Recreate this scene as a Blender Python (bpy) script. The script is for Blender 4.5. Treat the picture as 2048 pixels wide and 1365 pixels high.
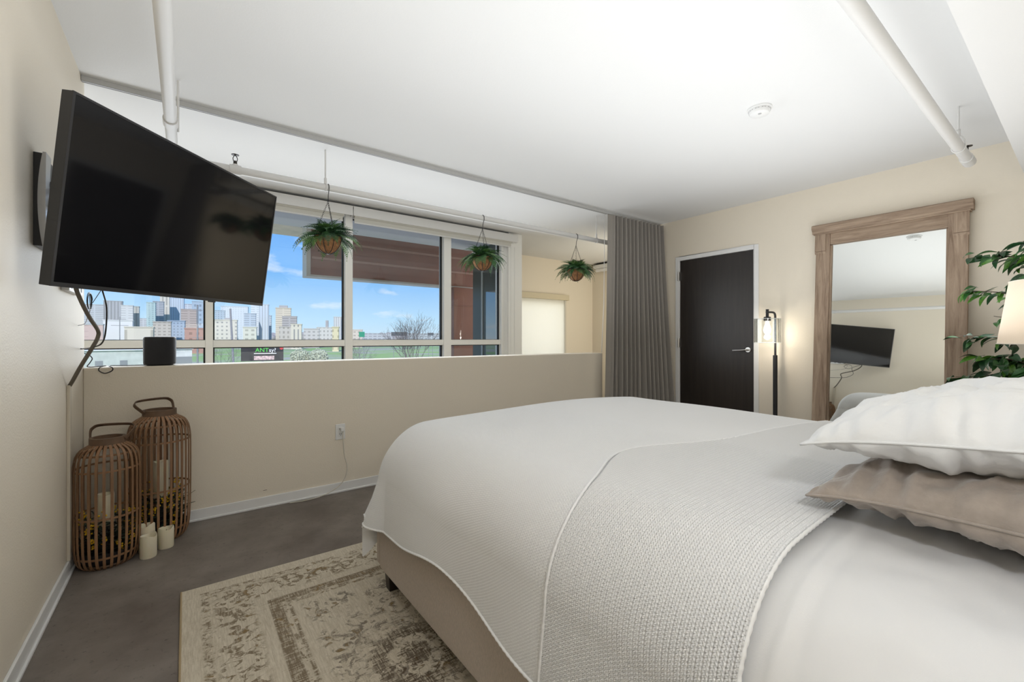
import bpy, bmesh, math, random
import numpy as np
from mathutils import Vector, Matrix, Euler, noise
PI = math.pi
random.seed(7)
scn = bpy.context.scene
for o in list(bpy.data.objects):
    bpy.data.objects.remove(o)
COL = scn.collection

# ------------------------------------------------------------------ camera
cam_d = bpy.data.cameras.new('camera')
cam = bpy.data.objects.new('camera', cam_d)
COL.objects.link(cam)
cam.location = (0, 0, 1.194)
cam.rotation_euler = (PI/2, 0, -math.radians(36.708))
cam_d.sensor_width = 36
cam_d.lens = 873.87/2048*36
cam_d.shift_y = -5.14/2048
cam_d.clip_start = 0.02
cam_d.clip_end = 6000
scn.camera = cam

# ------------------------------------------------------------------ exposure
vs = scn.view_settings
vs.view_transform = 'Standard'
vs.look = 'None'
vs.exposure = 0.06
vs.gamma = 1.0
vs.use_curve_mapping = False

# ------------------------------------------------------------------ sky
def build_world():
    w = bpy.data.worlds.new('sky')
    scn.world = w
    w.use_nodes = True
    nt = w.node_tree
    N, L = nt.nodes, nt.links
    N.clear()
    out = N.new('ShaderNodeOutputWorld')
    bg = N.new('ShaderNodeBackground')
    tc = N.new('ShaderNodeTexCoord')
    sep = N.new('ShaderNodeSeparateXYZ')
    L.new(tc.outputs['Generated'], sep.inputs[0])
    ramp = N.new('ShaderNodeValToRGB')
    e = ramp.color_ramp.elements
    e[0].position = 0.0; e[0].color = (.60, .77, .92, 1)
    e[1].position = 1.0; e[1].color = (.06, .20, .62, 1)
    for p, c in ((.04, (.48, .72, .95, 1)), (.14, (.20, .48, .93, 1)), (.30, (.10, .33, .85, 1))):
        k = e.new(p); k.color = c
    L.new(sep.outputs[2], ramp.inputs[0])
    # clouds: noise on a plane high above
    zc = N.new('ShaderNodeMath'); zc.operation = 'MAXIMUM'; zc.inputs[1].default_value = .02
    L.new(sep.outputs[2], zc.inputs[0])
    mp = N.new('ShaderNodeMapping'); mp.inputs['Scale'].default_value = (5.2, 5.2, 17)
    mp.inputs['Location'].default_value = (1.7, .35, .4)
    L.new(tc.outputs['Generated'], mp.inputs[0])
    nz = N.new('ShaderNodeTexNoise'); nz.inputs['Scale'].default_value = 1.35
    nz.inputs['Detail'].default_value = 7; nz.inputs['Roughness'].default_value = .52
    L.new(mp.outputs[0], nz.inputs[0])
    cr = N.new('ShaderNodeValToRGB')
    cr.color_ramp.elements[0].position = .575
    cr.color_ramp.elements[1].position = .76
    L.new(nz.outputs[0], cr.inputs[0])
    mx = N.new('ShaderNodeMix'); mx.data_type = 'RGBA'
    L.new(cr.outputs[0], mx.inputs[0])
    L.new(ramp.outputs[0], mx.inputs[6])
    mx.inputs[7].default_value = (.93, .94, .97, 1)
    L.new(mx.outputs[2], bg.inputs[0])
    bg.inputs[1].default_value = 1.12
    L.new(bg.outputs[0], out.inputs[0])
build_world()

# ------------------------------------------------------------------ sun and large lights
def light(name, kind, loc, energy, color=(1, 1, 1), rot=(0, 0, 0), **kw):
    d = bpy.data.lights.new(name, kind)
    d.energy = energy
    d.color = color
    for k, v in kw.items():
        setattr(d, k, v)
    o = bpy.data.objects.new(name, d)
    COL.objects.link(o)
    o.location = loc
    o.rotation_euler = rot
    return o
def aim(d):
    return Vector(d).to_track_quat('-Z', 'Y').to_euler()
light('sun', 'SUN', (0, 0, 30), 4.2, (1, .97, .93), aim((.30, .70, -.62)), angle=.01)
# daylight pouring in at the window wall
light('window_daylight', 'AREA', (1.1, 4.90, 1.50), 66, (.93, .97, 1.0), aim((0, -1, -.02)),
      shape='RECTANGLE', size=5.3, size_y=1.15)
# daylight behind the drawn shade of the bay window, and an added light facing the bay's back wall
light('bay_daylight', 'AREA', (5.2, 6.75, 1.4), 23, (1, .98, .93), aim((0, -1, 0)),
      shape='RECTANGLE', size=1.6, size_y=1.6)
light('bay_fill', 'AREA', (5.75, 4.0, 1.5), 22, (1, .93, .78), aim((0, 1, .1)),
      shape='RECTANGLE', size=1.5, size_y=1.6)
# unseen area light added over the bed, aimed up to brighten the ceiling
light('added_uplight', 'AREA', (2.3, 1.2, 1.2), 46, (.95, .975, 1.0), aim((0, .0001, 1)),
      shape='RECTANGLE', size=4.2, size_y=1.8)

# ------------------------------------------------------------------ materials
MATS = {}
def nodes_of(m):
    return m.node_tree.nodes, m.node_tree.links
def mat(name, col, rough=.6, metal=0, var=0, vscale=8, bump=0, bscale=60, stretch=None, spec=.5, col2=None,
        trans=0, ior=1.45, emit=None, estr=0, detail=4, sheen=0, subs=0):
    """principled material with optional colour variation and fine relief"""
    if name in MATS:
        return MATS[name]
    m = bpy.data.materials.new(name)
    m.use_nodes = True
    N, L = nodes_of(m)
    b = N['Principled BSDF']
    b.inputs['Base Color'].default_value = (*col, 1)
    b.inputs['Roughness'].default_value = rough
    b.inputs['Metallic'].default_value = metal
    b.inputs['Specular IOR Level'].default_value = spec
    b.inputs['IOR'].default_value = ior
    b.inputs['Transmission Weight'].default_value = trans
    b.inputs['Sheen Weight'].default_value = sheen
    if subs:
        b.inputs['Subsurface Weight'].default_value = subs
        b.inputs['Subsurface Radius'].default_value = (.02, .012, .006)
    if emit:
        b.inputs['Emission Color'].default_value = (*emit, 1)
        b.inputs['Emission Strength'].default_value = estr
    if var or col2 or bump:
        tc = N.new('ShaderNodeTexCoord')
        mp = N.new('ShaderNodeMapping')
        L.new(tc.outputs['Object'], mp.inputs[0])
        if stretch:
            mp.inputs['Scale'].default_value = stretch
    if var or col2:
        nz = N.new('ShaderNodeTexNoise')
        nz.inputs['Scale'].default_value = vscale
        nz.inputs['Detail'].default_value = detail
        nz.inputs['Roughness'].default_value = .6
        L.new(mp.outputs[0], nz.inputs[0])
        rp = N.new('ShaderNodeValToRGB')
        c1 = [max(0, c*(1-var)) for c in col]
        c2 = col2 if col2 else [min(1, c*(1+var)) for c in col]
        rp.color_ramp.elements[0].position = .32
        rp.color_ramp.elements[1].position = .68
        rp.color_ramp.elements[0].color = (*c1, 1)
        rp.color_ramp.elements[1].color = (*c2, 1)
        L.new(nz.outputs[0], rp.inputs[0])
        L.new(rp.outputs[0], b.inputs['Base Color'])
    if bump:
        nb = N.new('ShaderNodeTexNoise')
        nb.inputs['Scale'].default_value = bscale
        nb.inputs['Detail'].default_value = 4
        L.new(mp.outputs[0], nb.inputs[0])
        bp = N.new('ShaderNodeBump')
        bp.inputs['Strength'].default_value = bump
        bp.inputs['Distance'].default_value = .01
        L.new(nb.outputs[0], bp.inputs['Height'])
        L.new(bp.outputs[0], b.inputs['Normal'])
    MATS[name] = m
    return m

def glass_mat(name, tint=(1, 1, 1), refl=.08, rough=.0):
    """thin clear sheet: lets light through, reflects a little"""
    if name in MATS:
        return MATS[name]
    m = bpy.data.materials.new(name)
    m.use_nodes = True
    N, L = nodes_of(m)
    N.clear()
    out = N.new('ShaderNodeOutputMaterial')
    tr = N.new('ShaderNodeBsdfTransparent'); tr.inputs[0].default_value = (*tint, 1)
    gl = N.new('ShaderNodeBsdfGlossy'); gl.inputs['Roughness'].default_value = rough
    lw = N.new('ShaderNodeLayerWeight'); lw.inputs[0].default_value = .25
    mm = N.new('ShaderNodeMath'); mm.operation = 'MULTIPLY_ADD'
    mm.inputs[1].default_value = .5; mm.inputs[2].default_value = refl*.4
    L.new(lw.outputs['Fresnel'], mm.inputs[0])
    mx = N.new('ShaderNodeMixShader')
    L.new(mm.outputs[0], mx.inputs[0]); L.new(tr.outputs[0], mx.inputs[1]); L.new(gl.outputs[0], mx.inputs[2])
    L.new(mx.outputs[0], out.inputs[0])
    MATS[name] = m
    return m

def fabric_translucent(name, col, amount=.5, bump=.15):
    if name in MATS:
        return MATS[name]
    m = bpy.data.materials.new(name)
    m.use_nodes = True
    N, L = nodes_of(m)
    N.clear()
    out = N.new('ShaderNodeOutputMaterial')
    df = N.new('ShaderNodeBsdfDiffuse'); df.inputs[0].default_value = (*col, 1)
    tl = N.new('ShaderNodeBsdfTranslucent'); tl.inputs[0].default_value = (*col, 1)
    tc = N.new('ShaderNodeTexCoord'); nz = N.new('ShaderNodeTexNoise'); nz.inputs['Scale'].default_value = 180
    mp = N.new('ShaderNodeMapping'); mp.inputs['Scale'].default_value = (1, 1, 6)
    L.new(tc.outputs['Object'], mp.inputs[0]); L.new(mp.outputs[0], nz.inputs[0])
    bp = N.new('ShaderNodeBump'); bp.inputs['Strength'].default_value = bump; bp.inputs['Distance'].default_value = .01
    L.new(nz.outputs[0], bp.inputs['Height']); L.new(bp.outputs[0], df.inputs['Normal'])
    mx = N.new('ShaderNodeMixShader'); mx.inputs[0].default_value = amount
    L.new(df.outputs[0], mx.inputs[1]); L.new(tl.outputs[0], mx.inputs[2]); L.new(mx.outputs[0], out.inputs[0])
    MATS[name] = m
    return m

def wood_mat(name, dark, light_, scale=(1, 12, 1), rough=.6, bump=.25, contrast=.25):
    if name in MATS:
        return MATS[name]
    m = bpy.data.materials.new(name)
    m.use_nodes = True
    N, L = nodes_of(m)
    b = N['Principled BSDF']; b.inputs['Roughness'].default_value = rough
    tc = N.new('ShaderNodeTexCoord'); mp = N.new('ShaderNodeMapping'); mp.inputs['Scale'].default_value = scale
    L.new(tc.outputs['Object'], mp.inputs[0])
    nz = N.new('ShaderNodeTexNoise'); nz.inputs['Scale'].default_value = 3.5; nz.inputs['Detail'].default_value = 8
    nz.inputs['Roughness'].default_value = .65; nz.inputs['Distortion'].default_value = .6
    L.new(mp.outputs[0], nz.inputs[0])
    rp = N.new('ShaderNodeValToRGB')
    rp.color_ramp.elements[0].position = .5-contrast; rp.color_ramp.elements[0].color = (*dark, 1)
    rp.color_ramp.elements[1].position = .5+contrast; rp.color_ramp.elements[1].color = (*light_, 1)
    L.new(nz.outputs[0], rp.inputs[0]); L.new(rp.outputs[0], b.inputs['Base Color'])
    bp = N.new('ShaderNodeBump'); bp.inputs['Strength'].default_value = bump; bp.inputs['Distance'].default_value = .004
    L.new(nz.outputs[0], bp.inputs['Height']); L.new(bp.outputs[0], b.inputs['Normal'])
    MATS[name] = m
    return m

M_CEIL = mat('ceiling_paint', (.755, .755, .745), .9, bump=.05, bscale=120)
M_WALL = mat('cream_wall_paint', (.76, .693, .58), .55, bump=.12, bscale=140)
M_TRIM = mat('white_trim_paint', (.76, .76, .75), .4)
M_ALU = mat('white_aluminium', (.86, .86, .83), .4, spec=.5)
M_PIPE = mat('white_pipe_paint', (.68, .67, .65), .45)
M_TRACK = mat('grey_track_aluminium', (.50, .50, .49), .5)
M_GASKET = mat('black_gasket', (.02, .02, .02), .6)
M_BLACK = mat('black_plastic', (.018, .018, .02), .35)
M_MATBLACK = mat('matt_black_metal', (.02, .02, .022), .5)
M_STEEL = mat('brushed_steel', (.62, .61, .59), .28, metal=1)
M_GLASS = glass_mat('window_glass', (.97, .985, .98))

# ------------------------------------------------------------------ mesh helpers
ROOT = {}          # object -> base location of its thing
class MB:
    def __init__(s):
        s.v = []; s.f = []
    def quadbox(s, x0, x1, y0, y1, z0, z1):
        n = len(s.v)
        s.v += [(x, y, z) for z in (z0, z1) for y in (y0, y1) for x in (x0, x1)]
        s.f += [tuple(n+i for i in q) for q in ((0, 2, 3, 1), (4, 5, 7, 6), (0, 1, 5, 4), (2, 6, 7, 3), (0, 4, 6, 2), (1, 3, 7, 5))]
        return s
    def tube(s, pts, r, n=8, caps=True, closed=False):
        pts = [Vector(p) for p in pts]
        m = len(pts)
        rr = r if isinstance(r, (list, tuple)) else [r]*m
        base = len(s.v)
        up = None
        for i, p in enumerate(pts):
            if closed:
                t = pts[(i+1) % m]-pts[i-1]
            else:
                t = pts[min(i+1, m-1)]-pts[max(i-1, 0)]
            t.normalize()
            if up is None:
                up = Vector((0, 0, 1)) if abs(t.z) < .9 else Vector((1, 0, 0))
            a = t.cross(up)
            if a.length < 1e-5:
                a = t.cross(Vector((0, 1, 0)))
            a.normalize()
            b = a.cross(t); b.normalize(); up = b
            for k in range(n):
                q = 2*PI*k/n
                s.v.append(tuple(p+a*(rr[i]*math.cos(q))+b*(rr[i]*math.sin(q))))
        for i in range(m if closed else m-1):
            j = (i+1) % m
            for k in range(n):
                l = (k+1) % n
                s.f.append((base+i*n+k, base+i*n+l, base+j*n+l, base+j*n+k))
        if caps and not closed:
            s.f.append(tuple(base+k for k in reversed(range(n))))
            s.f.append(tuple(base+(m-1)*n+k for k in range(n)))
        return s
    def lathe(s, prof, n=24, c=(0, 0, 0), caps=True, wob=None):
        base = len(s.v)
        for i, (r, z) in enumerate(prof):
            for k in range(n):
                q = 2*PI*k/n
                dz = wob(q, i) if wob else 0
                s.v.append((c[0]+r*math.cos(q), c[1]+r*math.sin(q), c[2]+z+dz))
        m = len(prof)
        for i in range(m-1):
            for k in range(n):
                l = (k+1) % n
                s.f.append((base+i*n+k, base+i*n+l, base+(i+1)*n+l, base+(i+1)*n+k))
        if caps:
            s.f.append(tuple(base+k for k in reversed(range(n))))
            s.f.append(tuple(base+(m-1)*n+k for k in range(n)))
        return s
    def prism(s, poly, axis, a0, a1):
        """polygon in the two other axes extruded along axis"""
        n = len(s.v); m = len(poly)
        for a in (a0, a1):
            for p, q in poly:
                s.v.append({'x': (a, p, q), 'y': (p, a, q), 'z': (p, q, a)}[axis])
        s.f.append(tuple(n+i for i in reversed(range(m))))
        s.f.append(tuple(n+m+i for i in range(m)))
        for i in range(m):
            j = (i+1) % m
            s.f.append((n+i, n+j, n+m+j, n+m+i))
        return s
    def ball(s, c, r, nu=10, nv=6, sq=(1, 1, 1)):
        pr = []
        base = len(s.v)
        for i in range(nv+1):
            t = PI*i/nv
            for k in range(nu):
                q = 2*PI*k/nu
                s.v.append((c[0]+r*sq[0]*math.sin(t)*math.cos(q), c[1]+r*sq[1]*math.sin(t)*math.sin(q), c[2]+r*sq[2]*math.cos(t)))
        for i in range(nv):
            for k in range(nu):
                l = (k+1) % nu
                s.f.append((base+i*nu+k, base+(i+1)*nu+k, base+(i+1)*nu+l, base+i*nu+l))
        return s
    def build(s, name, m, parent=None, bevel=0, smooth=False, seg=2, local=False):
        me = bpy.data.meshes.new(name)
        v = s.v
        off = ROOT.get(parent) if parent else None
        if off and not local:
            v = [(a-off[0], b-off[1], c-off[2]) for a, b, c in v]
        me.from_pydata(v, [], s.f)
        bm = bmesh.new(); bm.from_mesh(me)
        bmesh.ops.remove_doubles(bm, verts=bm.verts, dist=1e-6)
        bmesh.ops.recalc_face_normals(bm, faces=bm.faces)
        bm.to_mesh(me); bm.free()
        o = bpy.data.objects.new(name, me)
        COL.objects.link(o)
        if m:
            me.materials.append(m)
        if smooth:
            for p in me.polygons:
                p.use_smooth = True
            if smooth == 'auto':
                me.set_sharp_from_angle(angle=math.radians(40))
        if bevel:
            b = o.modifiers.new('bevel', 'BEVEL')
            b.width = bevel; b.segments = seg; b.limit_method = 'ANGLE'; b.angle_limit = math.radians(40)
            b.harden_normals = False
        if parent:
            o.parent = parent
            if off and not local:
                ROOT[o] = off
            elif off:
                ROOT[o] = (0, 0, 0)
        return o
def box(*a):
    return MB().quadbox(*a)
def tag(o, label=None, cat=None, group=None, kind=None):
    if label: o['label'] = label
    if cat: o['category'] = cat
    if group: o['group'] = group
    if kind: o['kind'] = kind
    return o
def thing(name, label, cat, loc, group=None, rot=None):
    o = bpy.data.objects.new(name, None)
    COL.objects.link(o)
    o.location = loc
    o.empty_display_size = .1
    if rot:
        o.rotation_euler = rot
    ROOT[o] = tuple(loc)
    return tag(o, label, cat, group)
def struct(name, mb, m, label=None, cat=None, bevel=0, parent=None, smooth=False):
    o = mb.build(name, m, parent, bevel, smooth)
    if not parent:
        tag(o, label, cat, kind='structure')
    return o
def bez(p, n=10):
    """smooth path through points (Catmull-Rom)"""
    p = [Vector(q) for q in p]
    P = [p[0]*2-p[1]]+p+[p[-1]*2-p[-2]]
    out = []
    for i in range(1, len(P)-2):
        for k in range(n):
            t = k/n
            a, b, c, d = P[i-1], P[i], P[i+1], P[i+2]
            out.append(.5*((2*b)+(c-a)*t+(2*a-5*b+4*c-d)*t*t+(3*b-a-3*c+d)*t**3))
    out.append(p[-1])
    return out
def grid_mesh(name, V, nu, nv, m, parent=None, smooth=True, uv=None):
    """V: (nu*nv,3) array, index i*nv+j"""
    i, j = np.meshgrid(np.arange(nu-1), np.arange(nv-1), indexing='ij')
    a = (i*nv+j).ravel()
    F = np.stack([a, a+nv, a+nv+1, a+1], 1).astype(np.int32)
    me = bpy.data.meshes.new(name)
    off = ROOT.get(parent) if parent else None
    V = np.asarray(V, dtype=np.float32)
    if off:
        V = V-np.array(off, dtype=np.float32)
    me.vertices.add(len(V)); me.vertices.foreach_set('co', V.ravel())
    me.loops.add(F.size); me.loops.foreach_set('vertex_index', F.ravel())
    me.polygons.add(len(F)); me.polygons.foreach_set('loop_start', np.arange(0, F.size, 4, dtype=np.int32))
    me.update(calc_edges=True)
    if smooth:
        me.polygons.foreach_set('use_smooth', np.ones(len(F), dtype=bool))
    if uv is not None:
        l = me.uv_layers.new(name='cloth')
        l.data.foreach_set('uv', uv[F.ravel()].astype(np.float32).ravel())
    me.validate()
    me.materials.append(m)
    o = bpy.data.objects.new(name, me)
    COL.objects.link(o)
    if parent:
        o.parent = parent
        ROOT[o] = off
    return o

# room constants
XL, YH, XR, ZC, ZH = -.481, 3.527, 5.011, 2.695, 1.021
YB = -.38           # head wall
XB = -1.85         # far left end of the window bay
YW = 5.02           # window wall, inner face
XA, YA = 6.66, 6.18  # alcove

# ================================================================== SETTING
def floor_mat():
    m = bpy.data.materials.new('stained_concrete'); m.use_nodes = True
    N, L = nodes_of(m); b = N['Principled BSDF']
    tc = N.new('ShaderNodeTexCoord')
    n1 = N.new('ShaderNodeTexNoise'); n1.inputs['Scale'].default_value = 2.3; n1.inputs['Detail'].default_value = 7; n1.inputs['Roughness'].default_value = .62
    L.new(tc.outputs['Object'], n1.inputs[0])
    r1 = N.new('ShaderNodeValToRGB')
    r1.color_ramp.elements[0].position = .33; r1.color_ramp.elements[0].color = (.125, .103, .086, 1)
    r1.color_ramp.elements[1].position = .68; r1.color_ramp.elements[1].color = (.235, .205, .18, 1)
    L.new(n1.outputs[0], r1.inputs[0])
    n2 = N.new('ShaderNodeTexNoise'); n2.inputs['Scale'].default_value = 38; n2.inputs['Detail'].default_value = 6; n2.inputs['Roughness'].default_value = .75
    L.new(tc.outputs['Object'], n2.inputs[0])
    r2 = N.new('ShaderNodeValToRGB')
    r2.color_ramp.elements[0].position = .30; r2.color_ramp.elements[0].color = (.45, .43, .42, 1)
    r2.color_ramp.elements[1].position = .42; r2.color_ramp.elements[1].color = (1, 1, 1, 1)
    L.new(n2.outputs[0], r2.inputs[0])
    mx = N.new('ShaderNodeMix'); mx.data_type = 'RGBA'; mx.blend_type = 'MULTIPLY'; mx.inputs[0].default_value = 1
    L.new(r1.outputs[0], mx.inputs[6]); L.new(r2.outputs[0], mx.inputs[7])
    L.new(mx.outputs[2], b.inputs['Base Color'])
    b.inputs['Roughness'].default_value = .5; b.inputs['Specular IOR Level'].default_value = .3
    bp = N.new('ShaderNodeBump'); bp.inputs['Strength'].default_value = .12; bp.inputs['Distance'].default_value = .004
    L.new(n2.outputs[0], bp.inputs['Height']); L.new(bp.outputs[0], b.inputs['Normal'])
    return m
struct('floor', box(XB-.2, XA+.2, YB-.2, YA+.2, -.2, 0), floor_mat(), 'brown stained concrete floor', 'floor')
struct('ceiling', box(XB-.2, XA+.2, YB-.2, YA+.25, ZC, ZC+.25), M_CEIL, 'white painted ceiling above the bed and window bay', 'ceiling')
struct('wall_left', box(XL-.2, XL, YB-.2, YH+.035, 0, ZC), M_WALL, 'cream wall behind the television', 'wall')
struct('wall_bay_left', MB().quadbox(XB-.2, XB, YH-.165, YW+.3, 0, ZC).quadbox(XB, XL-.2, YH-.165, YH+.035, 0, ZC), M_WALL, 'cream wall at the hidden left end of the window bay', 'wall')
struct('wall_back', box(XL, XR, YB-.2, YB, 0, ZC), M_WALL, 'cream wall at the head of the bed', 'wall')
# right wall with a door opening Y 2.26 .. 3.17, height 2.175
DY0, DY1, DZ = 2.262, 3.17, 2.176
wr = MB().quadbox(XR, XR+.16, YB-.2, DY0-.04, 0, ZC).quadbox(XR, XR+.16, DY1+.04, 3.62, 0, ZC).quadbox(XR, XR+.16, DY0-.04, DY1+.04, DZ+.04, ZC)
wr.quadbox(XR+.16, XR+.2, DY0-.1, DY1+.1, 0, DZ+.1)
struct('wall_right', wr, M_WALL, 'cream wall behind the door and the mirror', 'wall')
struct('wall_half', box(XL, 3.974, YH, YH+.215, 0, ZH), M_WALL, 'low cream partition wall between bed and window', 'wall', bevel=.006)
wh0 = bpy.data.objects['wall_half']
box(.436, .459, YH-.0008, YH+.001, .117, .120).build('scuff_mark', mat('scuff', (.10, .07, .05), .9), wh0)
struct('wall_bay_near', box(XR+.16, XA+.2, YH+.02, YH+.12, 0, ZC), M_WALL, 'cream wall of the window bay behind the curtain', 'wall')
struct('wall_bay_right', box(XA, XA+.2, YH, YA+.2, 0, ZC), M_WALL, 'yellow cream side wall of the window bay', 'wall')
# bay back wall with window opening
W2X0, W2X1, W2Z0, W2Z1 = 4.35, 5.86, .35, 1.90
wb = MB().quadbox(3.94, W2X0, YA, YA+.14, 0, ZC).quadbox(W2X1, XA+.2, YA, YA+.14, 0, ZC)
wb.quadbox(W2X0, W2X1, YA, YA+.14, 0, W2Z0).quadbox(W2X0, W2X1, YA, YA+.14, W2Z1, ZC)
struct('wall_bay_back', wb, M_WALL, 'yellow cream wall around the shaded window', 'wall')
struct('ceiling_soffit', box(XL, XR, YB, .321, 2.39, ZC), M_CEIL, 'dropped white soffit above the bed head', 'ceiling')
# baseboards with a small shoe
def baseboard(name, p0, p1, nrm, label):
    x0, y0 = p0; x1, y1 = p1; nx, ny = nrm
    mb = MB()
    for d, z0, z1 in ((.011, 0, .075), (.019, 0, .014)):
        mb.quadbox(min(x0, x1, x0+nx*d, x1+nx*d), max(x0, x1, x0+nx*d, x1+nx*d), min(y0, y1, y0+ny*d, y1+ny*d), max(y0, y1, y0+ny*d, y1+ny*d), z0, z1)
    struct(name, mb, M_TRIM, label, 'baseboard', bevel=.003)
baseboard('baseboard_left', (XL, YB), (XL, YH), (1, 0), 'white baseboard under the television wall')
baseboard('baseboard_half', (XL, YH), (3.974, YH), (0, -1), 'white baseboard along the low partition wall')
baseboard('baseboard_right', (XR, YB), (XR, DY0-.06), (-1, 0), 'white baseboard under the mirror wall')

# ---- main window (window_1): frame members, panes
def window_main():
    t = thing('window_1', 'wide white framed window looking out on the skyline', 'window', (1.7, YW, 0))
    t['kind'] = 'structure'
    yf, yb = YW+.01, YW+.15
    xs = [(XB, XB+.04), (-1.15, -1.09), (.145, .205), (1.425, 1.508), (2.66, 2.765), (3.565, 3.66)]
    for a, b in xs:
        box(a, b, yf, yb, 0, 2.62).build('mullion', M_ALU, t, bevel=.004)
    for z0, z1, nm in ((1.108, 1.178, 'transom'), (.86, .90, 'sill_rail'), (2.56, 2.64, 'head_rail')):
        for i in range(len(xs)-1):
            box(xs[i][1], xs[i+1][0], yf+.01, yb, z0, z1).build(nm, M_ALU, t, bevel=.004)
    for i in range(len(xs)-1):
        a, b = xs[i][1], xs[i+1][0]
        for z0, z1 in ((.90, 1.108), (1.178, 2.56)):
            p = box(a, b, yf+.075, yf+.081, z0, z1).build('pane', M_GLASS, t)
            g = MB()
            w = .014
            g.quadbox(a, a+w, yf+.06, yf+.095, z0, z1).quadbox(b-w, b, yf+.06, yf+.095, z0, z1)
            g.quadbox(a+w, b-w, yf+.06, yf+.095, z1-w*.7, z1).quadbox(a+w, b-w, yf+.06, yf+.095, z0, z0+w*.3)
            g.build('gasket', M_GASKET, p)
    # jamb post at the corner with the bay
    j = MB().quadbox(3.66, 3.90, YW-.03, YW+.30, 0, ZC)
    j.quadbox(3.70, 3.712, YW-.034, YW-.03, 0, 2.5)
    j.quadbox(3.765, 3.777, YW-.034, YW-.03, 0, 2.5)
    j.build('jamb_post', M_ALU, t, bevel=.003)
    return t
window_main()
struct('wall_window_apron', box(XB, 3.66, YW, YW+.14, 0, .86), M_WALL, 'cream apron wall under the main window', 'wall')
struct('wall_window_head', box(XB, 3.66, YW+.02, YW+.2, 2.62, ZC), M_TRIM, 'white strip above the main window', 'wall')
# valances over the main window (two boxes butted together), each with its rolled shade below
for nm, x0, x1, lab in (('a', XB+.01, 1.487, 'long white shade valance above the television side of the window'), ('b', 1.493, 3.80, 'long white shade valance over the right window panes')):
    t = thing('shade_valance', lab, 'valance', (x0, 4.95, 2.56), 'shade valances over the main window')
    box(x0, x1, 4.945, 4.955, 2.562, 2.668).build('fascia', M_TRIM, t, bevel=.002)
    MB().quadbox(x0, x1, 4.955, YW+.005, 2.655, 2.665).build('gap_shade', M_GASKET, t)  # black strip standing in for the shaded gap under the ceiling
    box(x1-.008, x1, 4.955, YW+.005, 2.562, 2.655).build('end_cap', M_TRIM, t)
    MB().tube([(x0+.02, 4.988, 2.575), (x1-.09, 4.988, 2.575)], .030, 14).build('shade_roll', mat('shade_cloth', (.62, .61, .56), .8), t, smooth='auto')
    box(x0+.02, x1-.10, 4.985, 4.993, 2.50, 2.56).build('shade_cloth', mat('shade_cloth', (.62, .61, .56), .8), t)
    MB().tube([(x0+.02, 4.989, 2.497), (x1-.10, 4.989, 2.497)], .009, 8).build('hem_bar', M_TRIM, t, smooth='auto')
# bay window with its drawn shade
t = thing('window_2', 'shaded window in the yellow bay wall', 'window', (5.1, YA, 0)); t['kind'] = 'structure'
for a, b, c, d in ((W2X0, W2X0+.05, W2Z0, W2Z1), (W2X1-.05, W2X1, W2Z0, W2Z1), (W2X0, W2X1, W2Z0, W2Z0+.05), (W2X0, W2X1, W2Z1-.05, W2Z1)):
    box(a, b, YA+.04, YA+.12, c, d).build('frame', M_ALU, t, bevel=.003)
box(W2X0+.05, W2X1-.05, YA+.075, YA+.081, W2Z0+.05, W2Z1-.05).build('pane', M_GLASS, t)
t = thing('roller_shade', 'drawn cream roller shade in beige valance in the yellow bay', 'shade', (5.1, YA-.05, W2Z0))
box(W2X0-.05, 5.925, YA-.085, YA-.002, 1.925, 2.025).build('valance', mat('beige_valance', (.62, .55, .40), .5), t, bevel=.003)
sh = box(W2X0-.02, 5.83, YA-.035, YA-.033, .45, 1.93).build('cloth', fabric_translucent('cream_shade_cloth', (.90, .885, .83), .55), t)
box(W2X0-.02, 5.83, YA-.044, YA-.026, .43, .455).build('hem_bar', M_TRIM, t)
box(5.835, 5.875, YA-.05, YA-.002, .40, 1.925).build('side_channel', mat('beige_channel', (.60, .57, .50), .5), t, bevel=.002)
# valance on the bay side wall
t = thing('shade_valance', 'white shade valance on the bay side wall behind the curtain', 'valance', (XA-.1, 5.0, 2.5), 'shade valances over the main window')
box(XA-.12, XA-.002, 3.9, 6.05, 2.585, 2.655).build('fascia', M_TRIM, t, bevel=.003)
MB().tube([(XA-.07, 3.95, 2.555), (XA-.07, 6.0, 2.555)], .038, 14).build('shade_roll', M_TRIM, t, smooth='auto')
box(XA-.11, XA-.002, 3.9, 6.05, 2.662, 2.675).build('gap_shade', M_GASKET, t)  # dark gap above this valance, put in as a black strip

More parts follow.
